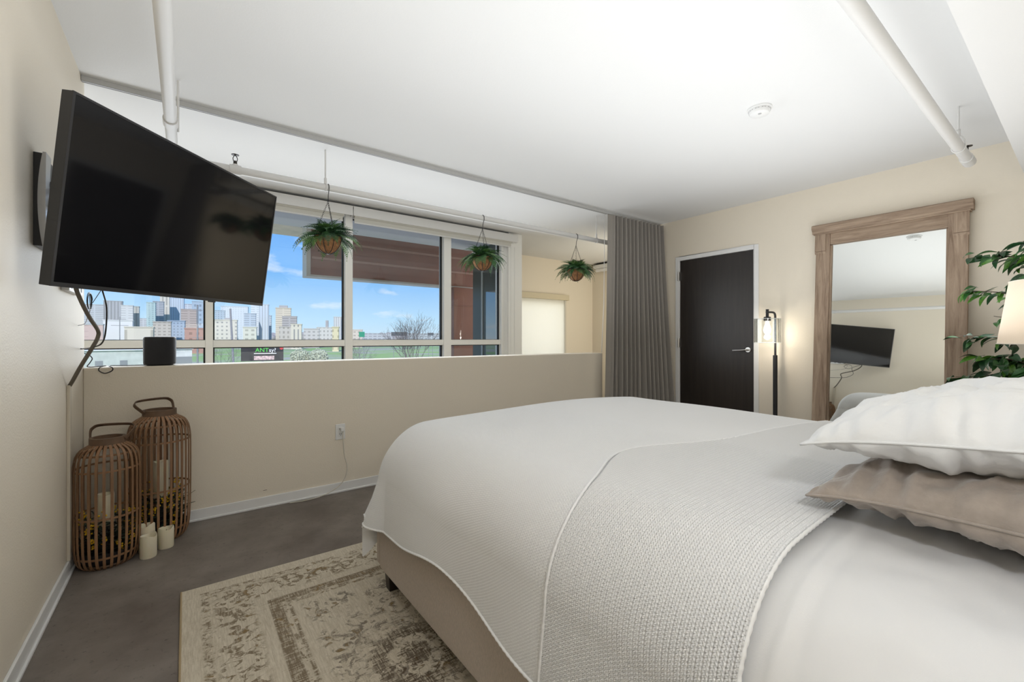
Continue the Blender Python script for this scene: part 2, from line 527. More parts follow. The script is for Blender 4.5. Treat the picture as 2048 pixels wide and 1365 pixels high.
# ---- door
def door():
    t = thing('door_1', 'dark brown wood door in a white frame beside the curtain', 'door', (XR, 2.7, 0))
    t['kind'] = 'structure'
    fr = MB()
    x0, x1 = XR-.012, XR+.12
    fr.quadbox(x0, x1, DY0-.05, DY0, 0, DZ+.05).quadbox(x0, x1, DY1, DY1+.05, 0, DZ+.05).quadbox(x0, x1, DY0, DY1, DZ, DZ+.05)
    fr.build('frame', M_TRIM, t, bevel=.003)
    slab = box(XR+.012, XR+.056, DY0+.003, DY1-.003, .008, DZ-.003).build('slab', wood_mat('espresso_veneer', (.012, .009, .008), (.030, .022, .018), (6, 6, .35), .38, .10), t, bevel=.0015)
    for z in (.3, 1.14, 1.98):
        h = MB().quadbox(XR-.016, XR+.014, DY1-.008, DY1+.016, z-.055, z+.055)
        h.tube([(XR-.016, DY1+.004, z-.057), (XR-.016, DY1+.004, z+.057)], .008, 10)
        h.build('hinge', M_STEEL, t, smooth='auto')
    hd = MB().tube([(XR+.012, 2.328, 1.068), (XR-.004, 2.328, 1.068)], .028, 20)
    hd.build('rose', M_STEEL, slab, smooth='auto')
    lv = MB().tube(bez([(XR, 2.328, 1.068), (XR-.04, 2.33, 1.068), (XR-.052, 2.345, 1.066), (XR-.052, 2.40, 1.063), (XR-.05, 2.475, 1.058)], 6), .0085, 10)
    lv.build('lever', M_STEEL, slab, smooth='auto')
    box(XR+.0, XR+.013, DY0-.002, DY0+.006, 1.03, 1.11).build('strike_plate', M_BLACK, t)
door()

# ================================================================== TELEVISION
def television():
    rv = Vector((.14156, .04917, .87828))
    R = Matrix.Rotation(rv.length, 3, rv.normalized())
    t = thing('television', 'large black flat television tilted on a wall arm', 'television', (.0355, 2.6916, 1.7405))
    t.rotation_euler = R.to_euler()
    W, H, D = 1.23, .703, .052
    body = MB()
    body.prism([(-W/2, .004), (W/2, .004), (W/2, .026), (W/2-.10, D), (-W/2+.03, D), (-W/2, .046)], 'z', -H/2, H/2)
    body.build('housing', mat('tv_housing', (.03, .03, .032), .45), t, bevel=.002, local=True)
    b = .009
    fr = MB().quadbox(-W/2, -W/2+b, 0, .006, -H/2, H/2).quadbox(W/2-b, W/2, 0, .006, -H/2, H/2)
    fr.quadbox(-W/2+b, W/2-b, 0, .006, H/2-b, H/2).quadbox(-W/2+b, W/2-b, 0, .006, -H/2, -H/2+b*1.8)
    fr.build('bezel', mat('tv_bezel', (.025, .025, .027), .3), t, local=True)
    box(-W/2+b, W/2-b, .0022, .005, -H/2+b*1.8, H/2-b).build('screen', mat('tv_screen', (.006, .006, .007), .07, spec=.40), t, local=True)
    box(.15, .20, -.001, .004, -H/2-.006, -H/2+.003).build('sensor_tab', M_BLACK, t, local=True)
    # wall arm: a thing of its own
    t = thing('tv_mount', 'black articulated wall arm with curved silver cover behind the television', 'wall mount', (XL, 2.55, 1.56))
    box(XL, XL+.026, 2.493, 2.66, 1.56, 1.928).build('wall_plate', M_BLACK, t, bevel=.002)
    cov = []
    for i in range(17):
        z = 1.56+.368*i/16
        s = abs(i/8-1)
        cov.append((XL+.026+.022*(1-s**2)*0+.004, z, 2.493+.035*s**1.6*0))
    strip = MB()
    n = 20
    for i in range(n+1):
        k = i/n; z = 1.555+.378*k; s = 1-(2*k-1)**2
        xo = XL+.028+.006*s
        y0 = 2.490+.0*s; y1 = 2.530-.012*s
        xa = XL+.026-.013*s; ya = 2.4925-.006*s
        strip.v += [(xa, ya, z), (XL+.036, ya-.002, z), (XL+.036, 2.545+.03*(1-s), z), (xa, 2.545+.03*(1-s), z)]
    for i in range(n):
        for k in range(4):
            l = (k+1) % 4
            strip.f.append((i*4+k, i*4+l, i*4+4+l, i*4+4+k))
    strip.f += [(3, 2, 1, 0), (n*4, n*4+1, n*4+2, n*4+3)]
    strip.build('cover', mat('satin_silver', (.60, .61, .63), .3, metal=.9), t, smooth='auto')
    arm = MB()
    A, B, Cc = Vector((XL+.03, 2.60, 1.75)), Vector((-.30, 2.80, 1.75)), Vector((-.045, 2.745, 1.75))
    for p, q, dz in ((A, B, .06), (A, B, -.06), (B, Cc, .035), (B, Cc, -.035)):
        arm.tube([p+Vector((0, 0, dz)), q+Vector((0, 0, dz))], .016, 8)
    arm.tube([B-Vector((0, 0, .09)), B+Vector((0, 0, .09))], .02, 10)
    arm.tube([A-Vector((0, 0, .09)), A+Vector((0, 0, .09))], .02, 10)
    arm.build('arm', M_BLACK, t, smooth='auto')
    MB().tube([(XL+.03, 2.56, 1.765), (XL+.075, 2.625, 1.735)], .014, 10).build('tension_knob', M_STEEL, t, smooth='auto')
    br = MB()
    c0 = Vector((.0355, 2.6916, 1.7405))
    nrm = R @ Vector((0, 1, 0)); ax = R @ Vector((1, 0, 0)); az = R @ Vector((0, 0, 1))
    def slab(u0, u1, w0, w1, d0, d1):
        n = len(br.v)
        for d in (d0, d1):
            for w in (w0, w1):
                for u in (u0, u1):
                    br.v.append(tuple(c0+ax*u+az*w+nrm*d))
        br.f += [tuple(n+i for i in q) for q in ((0, 2, 3, 1), (4, 5, 7, 6), (0, 1, 5, 4), (2, 6, 7, 3), (0, 4, 6, 2), (1, 3, 7, 5))]
    slab(-.20, -.17, -.2, .2, .053, .075); slab(.17, .20, -.2, .2, .053, .075); slab(-.2, .2, -.05, .05, .06, .08)
    br.build('tv_bracket', M_BLACK, t)
television()

# cables on the left wall
tag(box(XL, XL+.014, 3.085, 3.125, .076, .958).build('cable_raceway', mat('raceway_paint', (.60, .54, .44), .5), None, bevel=.003),
    'slim painted cable raceway running down the wall behind the lanterns', 'raceway')
tag(MB().tube(bez([(-.40, 2.70, 1.47), (-.38, 2.66, 1.393), (-.36, 2.76, 1.302), (-.35, 2.95, 1.235), (-.352, 2.97, 1.20), (-.37, 2.96, 1.15), (-.42, 3.02, 1.055), (-.455, 3.075, .985), (XL+.009, 3.105, .955)], 8), .0085, 8)
    .build('cable_sleeve', mat('grey_sleeve', (.16, .14, .11), .7), None, smooth=True), 'thick grey cable sleeve bending from the television into the raceway', 'cable')
tag(MB().tube(bez([(-.31, 2.63, 1.46), (-.30, 2.66, 1.407), (-.30, 2.782, 1.34), (-.30, 2.76, 1.234), (-.32, 2.837, 1.176), (-.36, 2.951, 1.153), (-.46, 3.402, 1.136), (XL+.003, 3.43, 1.135)], 8), .0035, 6)
    .build('black_cable', M_BLACK, None, smooth=True), 'thin black cord hanging from the television to the wall', 'cable')
coil = []
for k in range(32):
    q = 2*PI*k/14
    coil.append((-.365-.003*(k/14), 2.865+.062*math.cos(q), 1.368+.040*math.sin(q)+.003*(k/14)))
coil += [(-.37, 2.90, 1.335), (-.40, 3.05, 1.30), (-.44, 3.283, 1.274), (XL+.003, 3.36, 1.265)]
tag(MB().tube(bez([(-.30, 2.78, 1.46)]+coil, 2), .0016, 5).build('coiled_cable', M_BLACK, None, smooth=True), 'small coiled black cable looped under the television corner', 'cable')
t = thing('power_box', 'white power box on the wall tucked under the television', 'power box', (XL, 3.12, 1.43))
box(XL, XL+.03, 2.96, 3.30, 1.425, 1.475).build('body', M_TRIM, t, bevel=.004)
for y in (3.02, 3.1, 3.18, 3.26):
    box(XL+.03, XL+.032, y-.012, y+.012, 1.44, 1.462).build('socket', mat('socket_grey', (.3, .3, .3), .5), t)

# ---- speaker on the half wall
def speaker():
    c = (-.136, 3.63, ZH)
    t = thing('speaker', 'black rounded smart speaker standing on the low wall', 'speaker', c)
    def rr(a, b, z, n=36, e=4):
        return [(c[0]+a*math.copysign(abs(math.cos(2*PI*k/n))**(2/e), math.cos(2*PI*k/n)), c[1]+b*math.copysign(abs(math.sin(2*PI*k/n))**(2/e), math.sin(2*PI*k/n)), c[2]+z) for k in range(n)]
    def loft(rings):
        mb = MB(); n = 36
        for r in rings: mb.v += r
        for i in range(len(rings)-1):
            for k in range(n):
                l = (k+1) % n
                mb.f.append((i*n+k, i*n+l, i*n+n+l, i*n+n+k))
        mb.f.append(tuple(reversed(range(n)))); mb.f.append(tuple((len(rings)-1)*n+k for k in range(n)))
        return mb
    loft([rr(.079, .074, .008), rr(.083, .078, .014), rr(.084, .079, .17), rr(.082, .077, .176)]).build('grille', mat('speaker_grille', (.02, .02, .024), .55, bump=.4, bscale=900), t, smooth='auto')
    loft([rr(.082, .077, .176), rr(.081, .076, .182), rr(.074, .069, .184)]).build('top', mat('speaker_top', (.03, .03, .033), .4), t, smooth='auto')
    loft([rr(.066, .062, 0), rr(.072, .068, .008)]).build('foot', M_BLACK, t, smooth='auto')
    p = [(-.20, 3.64, ZH+.004), (-.30, 3.62, ZH+.004), (-.37, 3.56, ZH+.008), (-.352, 3.505, 1.02), (-.354, 3.51, 1.002), (-.385, 3.51, .988), (-.411, 3.51, 1.004), (-.407, 3.512, 1.024),
         (-.385, 3.545, ZH+.010), (-.42, 3.58, ZH+.005), (-.466, 3.56, ZH+.006), (-.455, 3.555, ZH+.03), (-.445, 3.55, ZH+.055), (-.46, 3.545, ZH+.078), (-.477, 3.54, ZH+.085)]
    MB().tube(bez(p, 7), .0028, 6).build('cord', M_BLACK, t, smooth=True)
speaker()

# ================================================================== PIPES, TRACK, CEILING
ZP, YP = 2.395, 3.676
def sprinkler(t, x, y, z, d=(0, 0, 1)):
    mb = MB()
    mb.tube([(x, y, z+.028), (x, y, z+.052)], .012, 10)
    for s in (-1, 1):
        mb.tube([(x+s*.011, y, z+.052), (x+s*.014, y, z+.07), (x+s*.007, y, z+.088)], .0028, 6)
    mb.tube([(x, y, z+.088), (x, y, z+.096)], .006, 8)
    mb.lathe([(.004, .096), (.024, .094), (.025, .097), (.004, .1)], 14, (x, y, z))
    return mb.build('sprinkler_head', mat('dark_bronze', (.05, .045, .04), .4, metal=.6), t, smooth='auto')
t = thing('sprinkler_pipe', 'white sprinkler pipe carrying the hanging ferns along the window', 'pipe', (2, YP, ZP))
MB().tube([(-.07, YP, ZP), (6.5, YP, ZP)], .028, 16).build('run', M_PIPE, t, smooth='auto')
MB().tube([(-.07, YB+.02, ZP), (-.07, YP, ZP)], .028, 16).build('branch', M_PIPE, t, smooth='auto')
MB().tube([(-.07, YP-.06, ZP), (-.07, YP+.05, ZP)], .038, 16).tube([(-.07, YP, ZP), (.0, YP, ZP)], .038, 16).build('elbow', M_PIPE, t, smooth='auto')
MB().tube([(-.07, 3.03, ZP), (-.07, 3.11, ZP)], .034, 16).build('coupling', M_PIPE, t, smooth='auto')
te = MB().tube([(.245, YP, ZP), (.315, YP, ZP)], .035, 16).tube([(.28, YP, ZP), (.28, YP, ZP+.04)], .018, 12)
te.build('tee', M_PIPE, t, smooth='auto')
sprinkler(t, .28, YP, ZP+.012)
for x in (.888, 4.03):
    MB().tube([(x, YP, ZP+.02), (x, YP, ZC)], .006, 8).tube([(x, YP, ZP+.03), (x, YP, ZP+.075)], .011, 8).build('hanger_rod', M_PIPE, t, smooth='auto')
    MB().tube([(x, YP+.031*math.cos(q), ZP+.031*math.sin(q)) for q in [2*PI*k/16 for k in range(16)]], .004, 6, closed=True).build('hanger_ring', M_PIPE, t, smooth=True)
x, y = -.07, 3.20
MB().tube([(x+.032, y, ZP), (x+.032, y, ZC)], .006, 8).build('hanger_rod', M_PIPE, t, smooth='auto')
t = thing('sprinkler_pipe', 'white sprinkler pipe hanging from the ceiling near the mirror wall', 'pipe', (3, .539, 2.43))
MB().tube([(.05, .539, 2.43), (4.33, .539, 2.43)], .030, 16).build('run', M_PIPE, t, smooth='auto')
MB().tube([(4.27, .539, 2.43), (4.40, .539, 2.43)], .036, 16).build('end_cap', M_PIPE, t, smooth='auto')
MB().tube([(4.003, .539, 2.53), (4.003, .539, ZC)], .006, 8).build('hanger_rod', M_PIPE, t, smooth='auto')
MB().tube([(4.003, .539+.033*math.cos(q), 2.43+(.033 if math.sin(q) < 0 else .075)*math.sin(q)) for q in [2*PI*k/20 for k in range(20)]], .004, 6, closed=True).tube([(4.003, .539, 2.5), (4.003, .539, 2.545)], .010, 8).build('hanger_ring', M_PIPE, t, smooth=True)
sprinkler(t, 4.34, .539, 2.43)

YT = 3.47
t = thing('curtain_track', 'thin white curtain track across the ceiling above the low wall', 'curtain track', (2, YT, ZC))
box(XL+.001, 2.3, YT-.014, YT+.014, ZC-.030, ZC).build('rail', M_TRACK, t, bevel=.002)
box(2.302, XR-.001, YT-.014, YT+.014, ZC-.030, ZC).build('rail', M_TRACK, t, bevel=.002)
for y0 in (YT-.013, YT+.005):
    box(XL+.002, XR-.002, y0, y0+.006, ZC-.0315, ZC-.030).build('lip', mat('track_slot', (.25, .25, .24), .5), t)
c = (2.999, 1.32, ZC)
t = thing('smoke_detector', 'round white smoke detector on the ceiling', 'smoke detector', c)
MB().lathe([(.072, 0), (.072, -.008), (.068, -.010)], 32, c).build('base_ring', M_TRIM, t, smooth='auto')
MB().lathe([(.062, -.008), (.063, -.026), (.056, -.038), (.04, -.043), (.012, -.043)], 32, c).build('cover', M_TRIM, t, smooth='auto')
MB().lathe([(.01, -.043), (.01, -.046), (.006, -.047)], 14, (c[0]-.02, c[1]-.01, c[2])).build('test_button', mat('grey_button', (.45, .45, .45), .4), t, smooth='auto')
for k in range(10):
    q = 2*PI*k/10
    MB().tube([(c[0]+.0605*math.cos(q), c[1]+.0605*math.sin(q), c[2]-.018), (c[0]+.0605*math.cos(q+.4), c[1]+.0605*math.sin(q+.4), c[2]-.018)], .0035, 5).build('vent_slot', mat('slot_grey', (.2, .2, .2), .6), t)

# ================================================================== CURTAIN
def curtain():
    t = thing('curtain', 'pleated grey blackout curtain hanging beside the dark door', 'curtain', (4.45, YT, 0))
    nu, nv = 420, 46
    V = np.zeros((nu, nv, 3))
    s = np.linspace(0, 1, nu)
    rnd = np.random.RandomState(3)
    ph = np.cumsum(.85+.45*np.interp(s*30, np.arange(31), rnd.rand(31)))
    ph = ph/ph[-1]*2*PI*15
    amp = np.interp(s*24, np.arange(25), .55+.6*rnd.rand(25))
    # the leading edge is a flat panel
    lead = np.clip((s-.07)/.05, 0, 1)
    for j in range(nv):
        k = j/(nv-1)
        z = 2.655-2.635*k
        x0, x1 = 3.965-.085*k**1.2, 4.985
        y0, y1 = 3.45-.0*k, 3.40-.16*k**1.3
        a = (.044+.022*k**.7)*amp*lead
        warp = ph+.8*k*np.sin(s*17)
        wob = 1-2*np.abs(np.sin(warp/2+.15*np.sin(warp*.37)))**.9
        V[:, j, 0] = x0+(x1-x0)*s+.010*np.cos(warp)*lead*(1 if k > 0 else 1)
        V[:, j, 1] = np.maximum(y0+(y1-y0)*s**1.6+a*wob-.01-.02*k, 3.05)
        V[:, j, 2] = z
    V[:, :, 1] = np.minimum(V[:, :, 1], 3.52)
    grid_mesh('cloth', V.reshape(-1, 3), nu, nv, mat('grey_curtain_cloth', (.30, .278, .25), .85, bump=.12, bscale=420, sheen=.2), t)
    for k in range(16):
        x = 3.98+.0665*k
        MB().quadbox(x-.004, x+.004, YT-.012, YT-.004, 2.645, 2.666).build('glider', M_TRIM, t)
    # slim white cord along the leading edge
    MB().tube([(3.962, 3.485, 2.66), (3.945, 3.48, 1.6), (3.90, 3.475, 1.03)], .0035, 6).build('pull_rod', M_TRIM, t, smooth=True)
curtain()

# ================================================================== HANGING FERNS
FR_MATS = [mat('fern_green_dark', (.028, .085, .032), .45, var=.35, vscale=14), mat('fern_green', (.050, .14, .045), .45, var=.35, vscale=14), mat('fern_green_light', (.11, .24, .06), .45, var=.3, vscale=14)]
def frond_mesh(seed, m):
    r = random.Random(seed)
    v, f = [], []
    n = 17
    Lf = 1.0
    rise, droop = .55+.25*r.random(), 1.0+.3*r.random()
    def P(t):
        return Vector((t*(1-.12*t), .06*math.sin(2*t+seed), rise*t-droop*t*t*.75))
    w = .010
    for i in range(n):
        p = P(i/(n-1)); k = w*(1-.7*i/(n-1))
        v += [(p.x, p.y-k, p.z), (p.x, p.y+k, p.z), (p.x, p.y, p.z-k*1.4)]
    for i in range(n-1):
        a = 3*i
        f += [(a, a+3, a+4, a+1), (a+1, a+4, a+5, a+2), (a+2, a+5, a+3, a)]
    for i in range(3, n):
        t0 = (i-.3)/(n-1)
        p = P(t0); d = (P(min(1, t0+.02))-P(t0-.02)).normalized()
        ln = .23*math.sin(PI*min(1, (.22+.86*t0)))**.8+.02
        for s in (-1, 1):
            side = Vector((0, s, 0))
            dirv = (side*.92+d*.52+Vector((0, 0, -.10-.12*r.random()))).normalized()
            q = p+dirv*ln
            wv = d*.026
            mid = p+dirv*ln*.45+Vector((0, 0, .012))
            b = len(v)
            v += [tuple(p-wv*.55), tuple(mid-wv), tuple(q), tuple(mid+wv*1.1), tuple(p+wv*.55)]
            f += [(b, b+1, b+3, b+4), (b+1, b+2, b+3)]
    me = bpy.data.meshes.new('frond')
    me.from_pydata(v, [], f)
    me.materials.append(m)
    for p in me.polygons: p.use_smooth = False
    return me
FRONDS = [frond_mesh(i, FR_MATS[[0, 1, 1, 2, 0, 1][i]]) for i in range(6)]
M_COCO = mat('coconut_liner', (.34, .17, .075), .95, var=.35, vscale=40, bump=.9, bscale=160)
def planter(x, seed, label, spread=1.0, nf=72):
    r = random.Random(seed)
    zr = 2.005
    c = (x, YP, zr-.135)
    t = thing('hanging_planter', label, 'planter', c, 'hanging fern planters on the pipe')
    R = .104
    prof = [(R*math.sin(a), zr-c[2]-.135*math.cos(a)) for a in [PI/2*k/10 for k in range(11)]]
    prof[0] = (.004, prof[0][1])
    inner = [(p[0]*.93+.0, p[1]+.004) for p in reversed(prof)]
    MB().lathe(prof+inner, 28, c, caps=False).build('liner', M_COCO, t, smooth=True)
    MB().lathe([(.002, .095), (.085, .098), (.09, .10)], 20, c).build('moss', mat('dark_moss', (.012, .02, .012), .9, bump=.8, bscale=90), t, smooth=True)
    for k in range(8):
        q = 2*PI*k/8+.2
        pts = [(x+1.025*R*math.sin(a)*math.cos(q), YP+1.025*R*math.sin(a)*math.sin(q), zr-.138*math.cos(a)) for a in [PI/2*i/9 for i in range(10)]]
        MB().tube(pts, .0026, 6).build('basket_wire', M_MATBLACK, t, smooth=True)
    MB().tube([(x+1.03*R*math.cos(q), YP+1.03*R*math.sin(q), zr) for q in [2*PI*k/28 for k in range(28)]], .004, 6, closed=True).build('rim_wire', M_MATBLACK, t, smooth=True)
    zt = 2.285
    hk = [(x, YP+.031*math.cos(q), ZP+.031*math.sin(q)) for q in [(-20+i*20)/180*PI for i in range(11)]]
    hk += [(x, YP-.031, ZP-.02), (x, YP-.008, ZP-.06), (x, YP, zt)]
    MB().tube(hk, .0030, 6).build('hook', M_MATBLACK, t, smooth=True)
    for k in range(3):
        q = 2*PI*k/3+.75
        A = Vector((x, YP, zt)); B = Vector((x+R*math.cos(q), YP+R*math.sin(q), zr))
        mb = MB(); n = 19
        d = (B-A)/n
        side = d.cross(Vector((0, 0, 1))).normalized(); oth = d.cross(side).normalized()
        for i in range(n):
            a = A+d*i; s = side if i % 2 else oth
            m1 = a+d*.5
            dd = d.normalized()*(d.length*.62)
            ring = [m1+dd*math.cos(w)+s*.0048*math.sin(w) for w in [2*PI*j/8 for j in range(8)]]
            mb.tube(ring, .0012, 4, closed=True)
        o = mb.build('chain', M_MATBLACK, t)
    for i in range(nf):
        me = FRONDS[r.randrange(6)]
        o = bpy.data.objects.new('frond', me)
        COL.objects.link(o); o.parent = t; ROOT[o] = (0, 0, 0)
        az = 2*PI*i*.618+r.uniform(-.25, .25)
        tier = i/nf
        elev = (-.45+1.55*tier**1.2)+r.uniform(-.12, .12)
        ln = spread*(.20+.075*r.random())*(1-.22*max(0, tier-.6)/.4)
        rad = .055*(1-tier)
        o.location = (rad*math.cos(az), rad*math.sin(az), .115+.015*r.random())
        o.rotation_euler = Euler((r.uniform(-.35, .35), -elev, az), 'XYZ')
        o.scale = (ln, ln, ln)
planter(.908, 1, 'hanging fern in a coconut basket nearest the television', 1.0)
planter(2.373, 2, 'hanging fern in a coconut basket in front of the right window edge', .96)
planter(3.681, 5, 'hanging fern in a coconut basket nearest the grey curtain', .92)

# ================================================================== OUTLET
c = (.96, YH, .468)
t = thing('wall_outlet', 'white wall outlet on the low partition wall', 'outlet', c)
box(.925, .997, YH-.006, YH, .408, .528).build('plate', M_TRIM, t, bevel=.003)
box(.943, .979, YH-.009, YH-.006, .432, .504).build('receptacle', M_TRIM, t, bevel=.002)
for z in (.487, .449):
    for x in (.955, .967):
        box(x-.0015, x+.0015, YH-.0097, YH-.009, z-.002, z+.008).build('slot', M_BLACK, t)
    box(.959, .963, YH-.0097, YH-.009, z-.010, z-.006).build('slot', M_BLACK, t)
t = thing('charger_cord', 'white charger cord plugged into the outlet and trailing to the floor', 'cable', (.97, YH-.02, 0))
box(.957, .983, YH-.038, YH-.0098, .474, .502).build('plug', M_TRIM, t, bevel=.004)
MB().tube(bez([(.975, YH-.03, .474), (.974, YH-.035, .40), (.982, YH-.04, .29), (1.0, YH-.045, .20), (.985, YH-.05, .12), (.93, YH-.055, .06), (.82, YH-.06, .018), (.70, YH-.05, .005), (.60, YH-.035, .004)], 8), .0035, 6).build('cord', mat('cord_white', (.62, .58, .50), .5), t, smooth=True)

# ================================================================== LANTERNS
M_BAMBOO = mat('brown_bamboo', (.25, .135, .068), .5, var=.35, vscale=9, bump=.15, bscale=60, stretch=(1, 1, .2))
M_BAMBOO2 = mat('dark_bamboo', (.125, .075, .045), .5, var=.3, vscale=9)
def lantern(c, R, H, n, hrot, htilt, label, twisth):
    t = thing('bamboo_lantern', label, 'lantern', c, 'bamboo lanterns in the corner')
    rn = .062*R/.135+.004
    def prof(k):                       # k 0 bottom .. 1 rim
        pts = [(R*.70, 0), (R*.86, .03), (R*.95, .10), (R*.985, .22), (R, .45), (R, .75), (R*.985, .84), (R*.93, .91), (R*.80, .96), (R*.62, .985), (rn+.006, 1.0)]
        x = k*(len(pts)-1); i = min(int(x), len(pts)-2); f = x-i
        return pts[i][0]*(1-f)+pts[i+1][0]*f, (pts[i][1]*(1-f)+pts[i+1][1]*f)*H
    base = prof
    ring = [prof(k/10) for k in range(11)]
    # one slat mesh shared by all
    path = bez([(r, 0, z) for r, z in ring], 2)
    mb = MB(); w = .0060; th = .0016
    for i, p in enumerate(path):
        a = path[max(0, i-1)]; b = path[min(len(path)-1, i+1)]
        tg = (b-a).normalized(); nr = Vector((tg.z, 0, -tg.x))
        for sx, sy in ((1, -1), (1, 1), (-1, 1), (-1, -1)):
            q = p+nr*th*sx
            mb.v.append((q.x, w*sy, q.z))
    for i in range(len(path)-1):
        for k in range(4):
            l = (k+1) % 4
            mb.f.append((i*4+k, i*4+l, i*4+4+l, i*4+4+k))
    first = mb.build('slat', M_BAMBOO, t, local=True, smooth=False)
    for k in range(1, n):
        o = first.copy(); COL.objects.link(o); o.parent = t
        o.rotation_euler = (0, 0, 2*PI*k/n)
    def rad_at(z):
        best = min(((abs(p.z-z), p.x) for p in path))
        return best[1]
    for fz in (.10, .42, .80, .925):
        r = rad_at(fz*H)-.006
        MB().lathe([(r+.0035, fz*H-.005), (r+.0035, fz*H+.005), (r, fz*H+.005), (r, fz*H-.005), (r+.0035, fz*H-.005)], 48, caps=False).build('hoop', M_BAMBOO, t, local=True, smooth='auto')
    rr = R*.70
    MB().lathe([(.004, .004), (rr, .004), (rr+.004, .010), (rr, .016), (.004, .016)], 32).build('base', M_BAMBOO2, t, local=True, smooth='auto')
    MB().lathe([(rn, H-.004), (rn+.008, H-.002), (rn+.008, H+.034), (rn, H+.036), (rn-.006, H+.034), (rn-.006, H), (rn, H-.004)], 36, caps=False).build('rim', M_BAMBOO2, t, local=True, smooth='auto')
    # bent strap handle
    hh = H+.020
    w = rn+.010
    hp = bez([(-w, 0, 0), (-w*1.25, 0, .055), (-w*1.22, 0, .078), (-w*.95, 0, .094), (0, 0, .098), (w*.95, 0, .094), (w*1.22, 0, .078), (w*1.25, 0, .055), (w, 0, 0)], 5)
    mb = MB(); bw = .009
    for i, p in enumerate(hp):
        a = hp[max(0, i-1)]; b = hp[min(len(hp)-1, i+1)]
        tg = (b-a).normalized(); nr = Vector((tg.z, 0, -tg.x))
        for sx, sy in ((1, -1), (1, 1), (-1, 1), (-1, -1)):
            q = p+nr*.0022*sx
            mb.v.append((q.x, bw*sy, q.z))
    m = len(hp)
    for i in range(m-1):
        for k in range(4):
            l = (k+1) % 4
            mb.f.append((i*4+k, i*4+l, i*4+4+l, i*4+4+k))
    mb.f += [(3, 2, 1, 0), ((m-1)*4, (m-1)*4+1, (m-1)*4+2, (m-1)*4+3)]
    h = mb.build('handle', M_BAMBOO2, t, local=True)
    h.location = (0, 0, hh)
    h.rotation_euler = Euler((htilt, 0, hrot), 'XYZ')
    # dark inner dish for the candle
    MB().lathe([(.004, .016), (rr*.94, .016), (R*.86, .05), (R*.90, .085), (R*.88, .085), (R*.84, .05), (rr*.8, .03), (.004, .03)], 32, caps=False).build('inner_dish', M_MATBLACK, t, local=True, smooth='auto')
    return t
M_WAX = mat('ivory_wax', (.72, .66, .50), .5, subs=.25)
def candle(c, r, h, label, group, rim=.010, seed=0):
    t = thing('pillar_candle', label, 'candle', c, group)
    def wob(q, i):
        return rim*math.sin(2*q+seed)*.5+rim*.3*math.sin(3*q+seed*2) if i in (3, 4, 5) else 0
    MB().lathe([(r*.96, 0), (r, .004), (r, h*.6), (r, h-.008), (r*.93, h), (r*.82, h-.006), (r*.80, h-.028), (.003, h-.030)], 28, c, caps=False, wob=wob).build('wax', M_WAX, t, smooth='auto')
    MB().lathe([(.003, 0), (r*.96, 0)], 28, c, caps=False).build('underside', M_WAX, t)
    MB().tube([(c[0], c[1], c[2]+h-.032), (c[0]+.001, c[1], c[2]+h-.018), (c[0]+.003, c[1], c[2]+h-.010)], .0016, 6).build('wick', mat('wick', (.25, .22, .16), .8), t)
L1 = (-.336, 3.165, 0); L2 = (-.128, 3.366, 0)
lantern(L1, .136, .635, 28, math.radians(-20), math.radians(-46), 'shorter brown bamboo lantern in the corner against the left wall', 0)
lantern(L2, .152, .735, 32, math.radians(38), math.radians(-44), 'taller brown bamboo lantern behind the shorter one', 0)
candle((-.345, 3.155, .205), .036, .165, 'ivory pillar candle inside the shorter lantern', 'lantern candles', .006, 1)
candle((-.122, 3.366, .242), .037, .215, 'tall ivory pillar candle inside the taller lantern', 'lantern candles', .006, 2)
for c, h, lab in (((-.345, 3.155, .03), .175, 'dark candle stand inside the shorter lantern'), ((-.122, 3.366, .03), .212, 'dark candle stand inside the taller lantern')):
    tag(MB().lathe([(.06, 0), (.06, .006), (.012, .012), (.012, h-.012), (.044, h-.006), (.044, h)], 24, c).build('candle_stand', M_MATBLACK, None, smooth='auto'), lab, 'candle stand', 'candle stands')
candle((-.166, 3.105, 0), .0375, .118, 'ivory pillar candle on the floor nearest the camera', 'candles on the floor', .010, 0)
candle((-.093, 3.188, 0), .0370, .112, 'ivory pillar candle on the floor nearest the rug', 'candles on the floor', .010, 1)
candle((-.178, 3.197, 0), .0372, .150, 'tallest ivory floor candle at the back between the lanterns', 'candles on the floor', .012, 2.2)
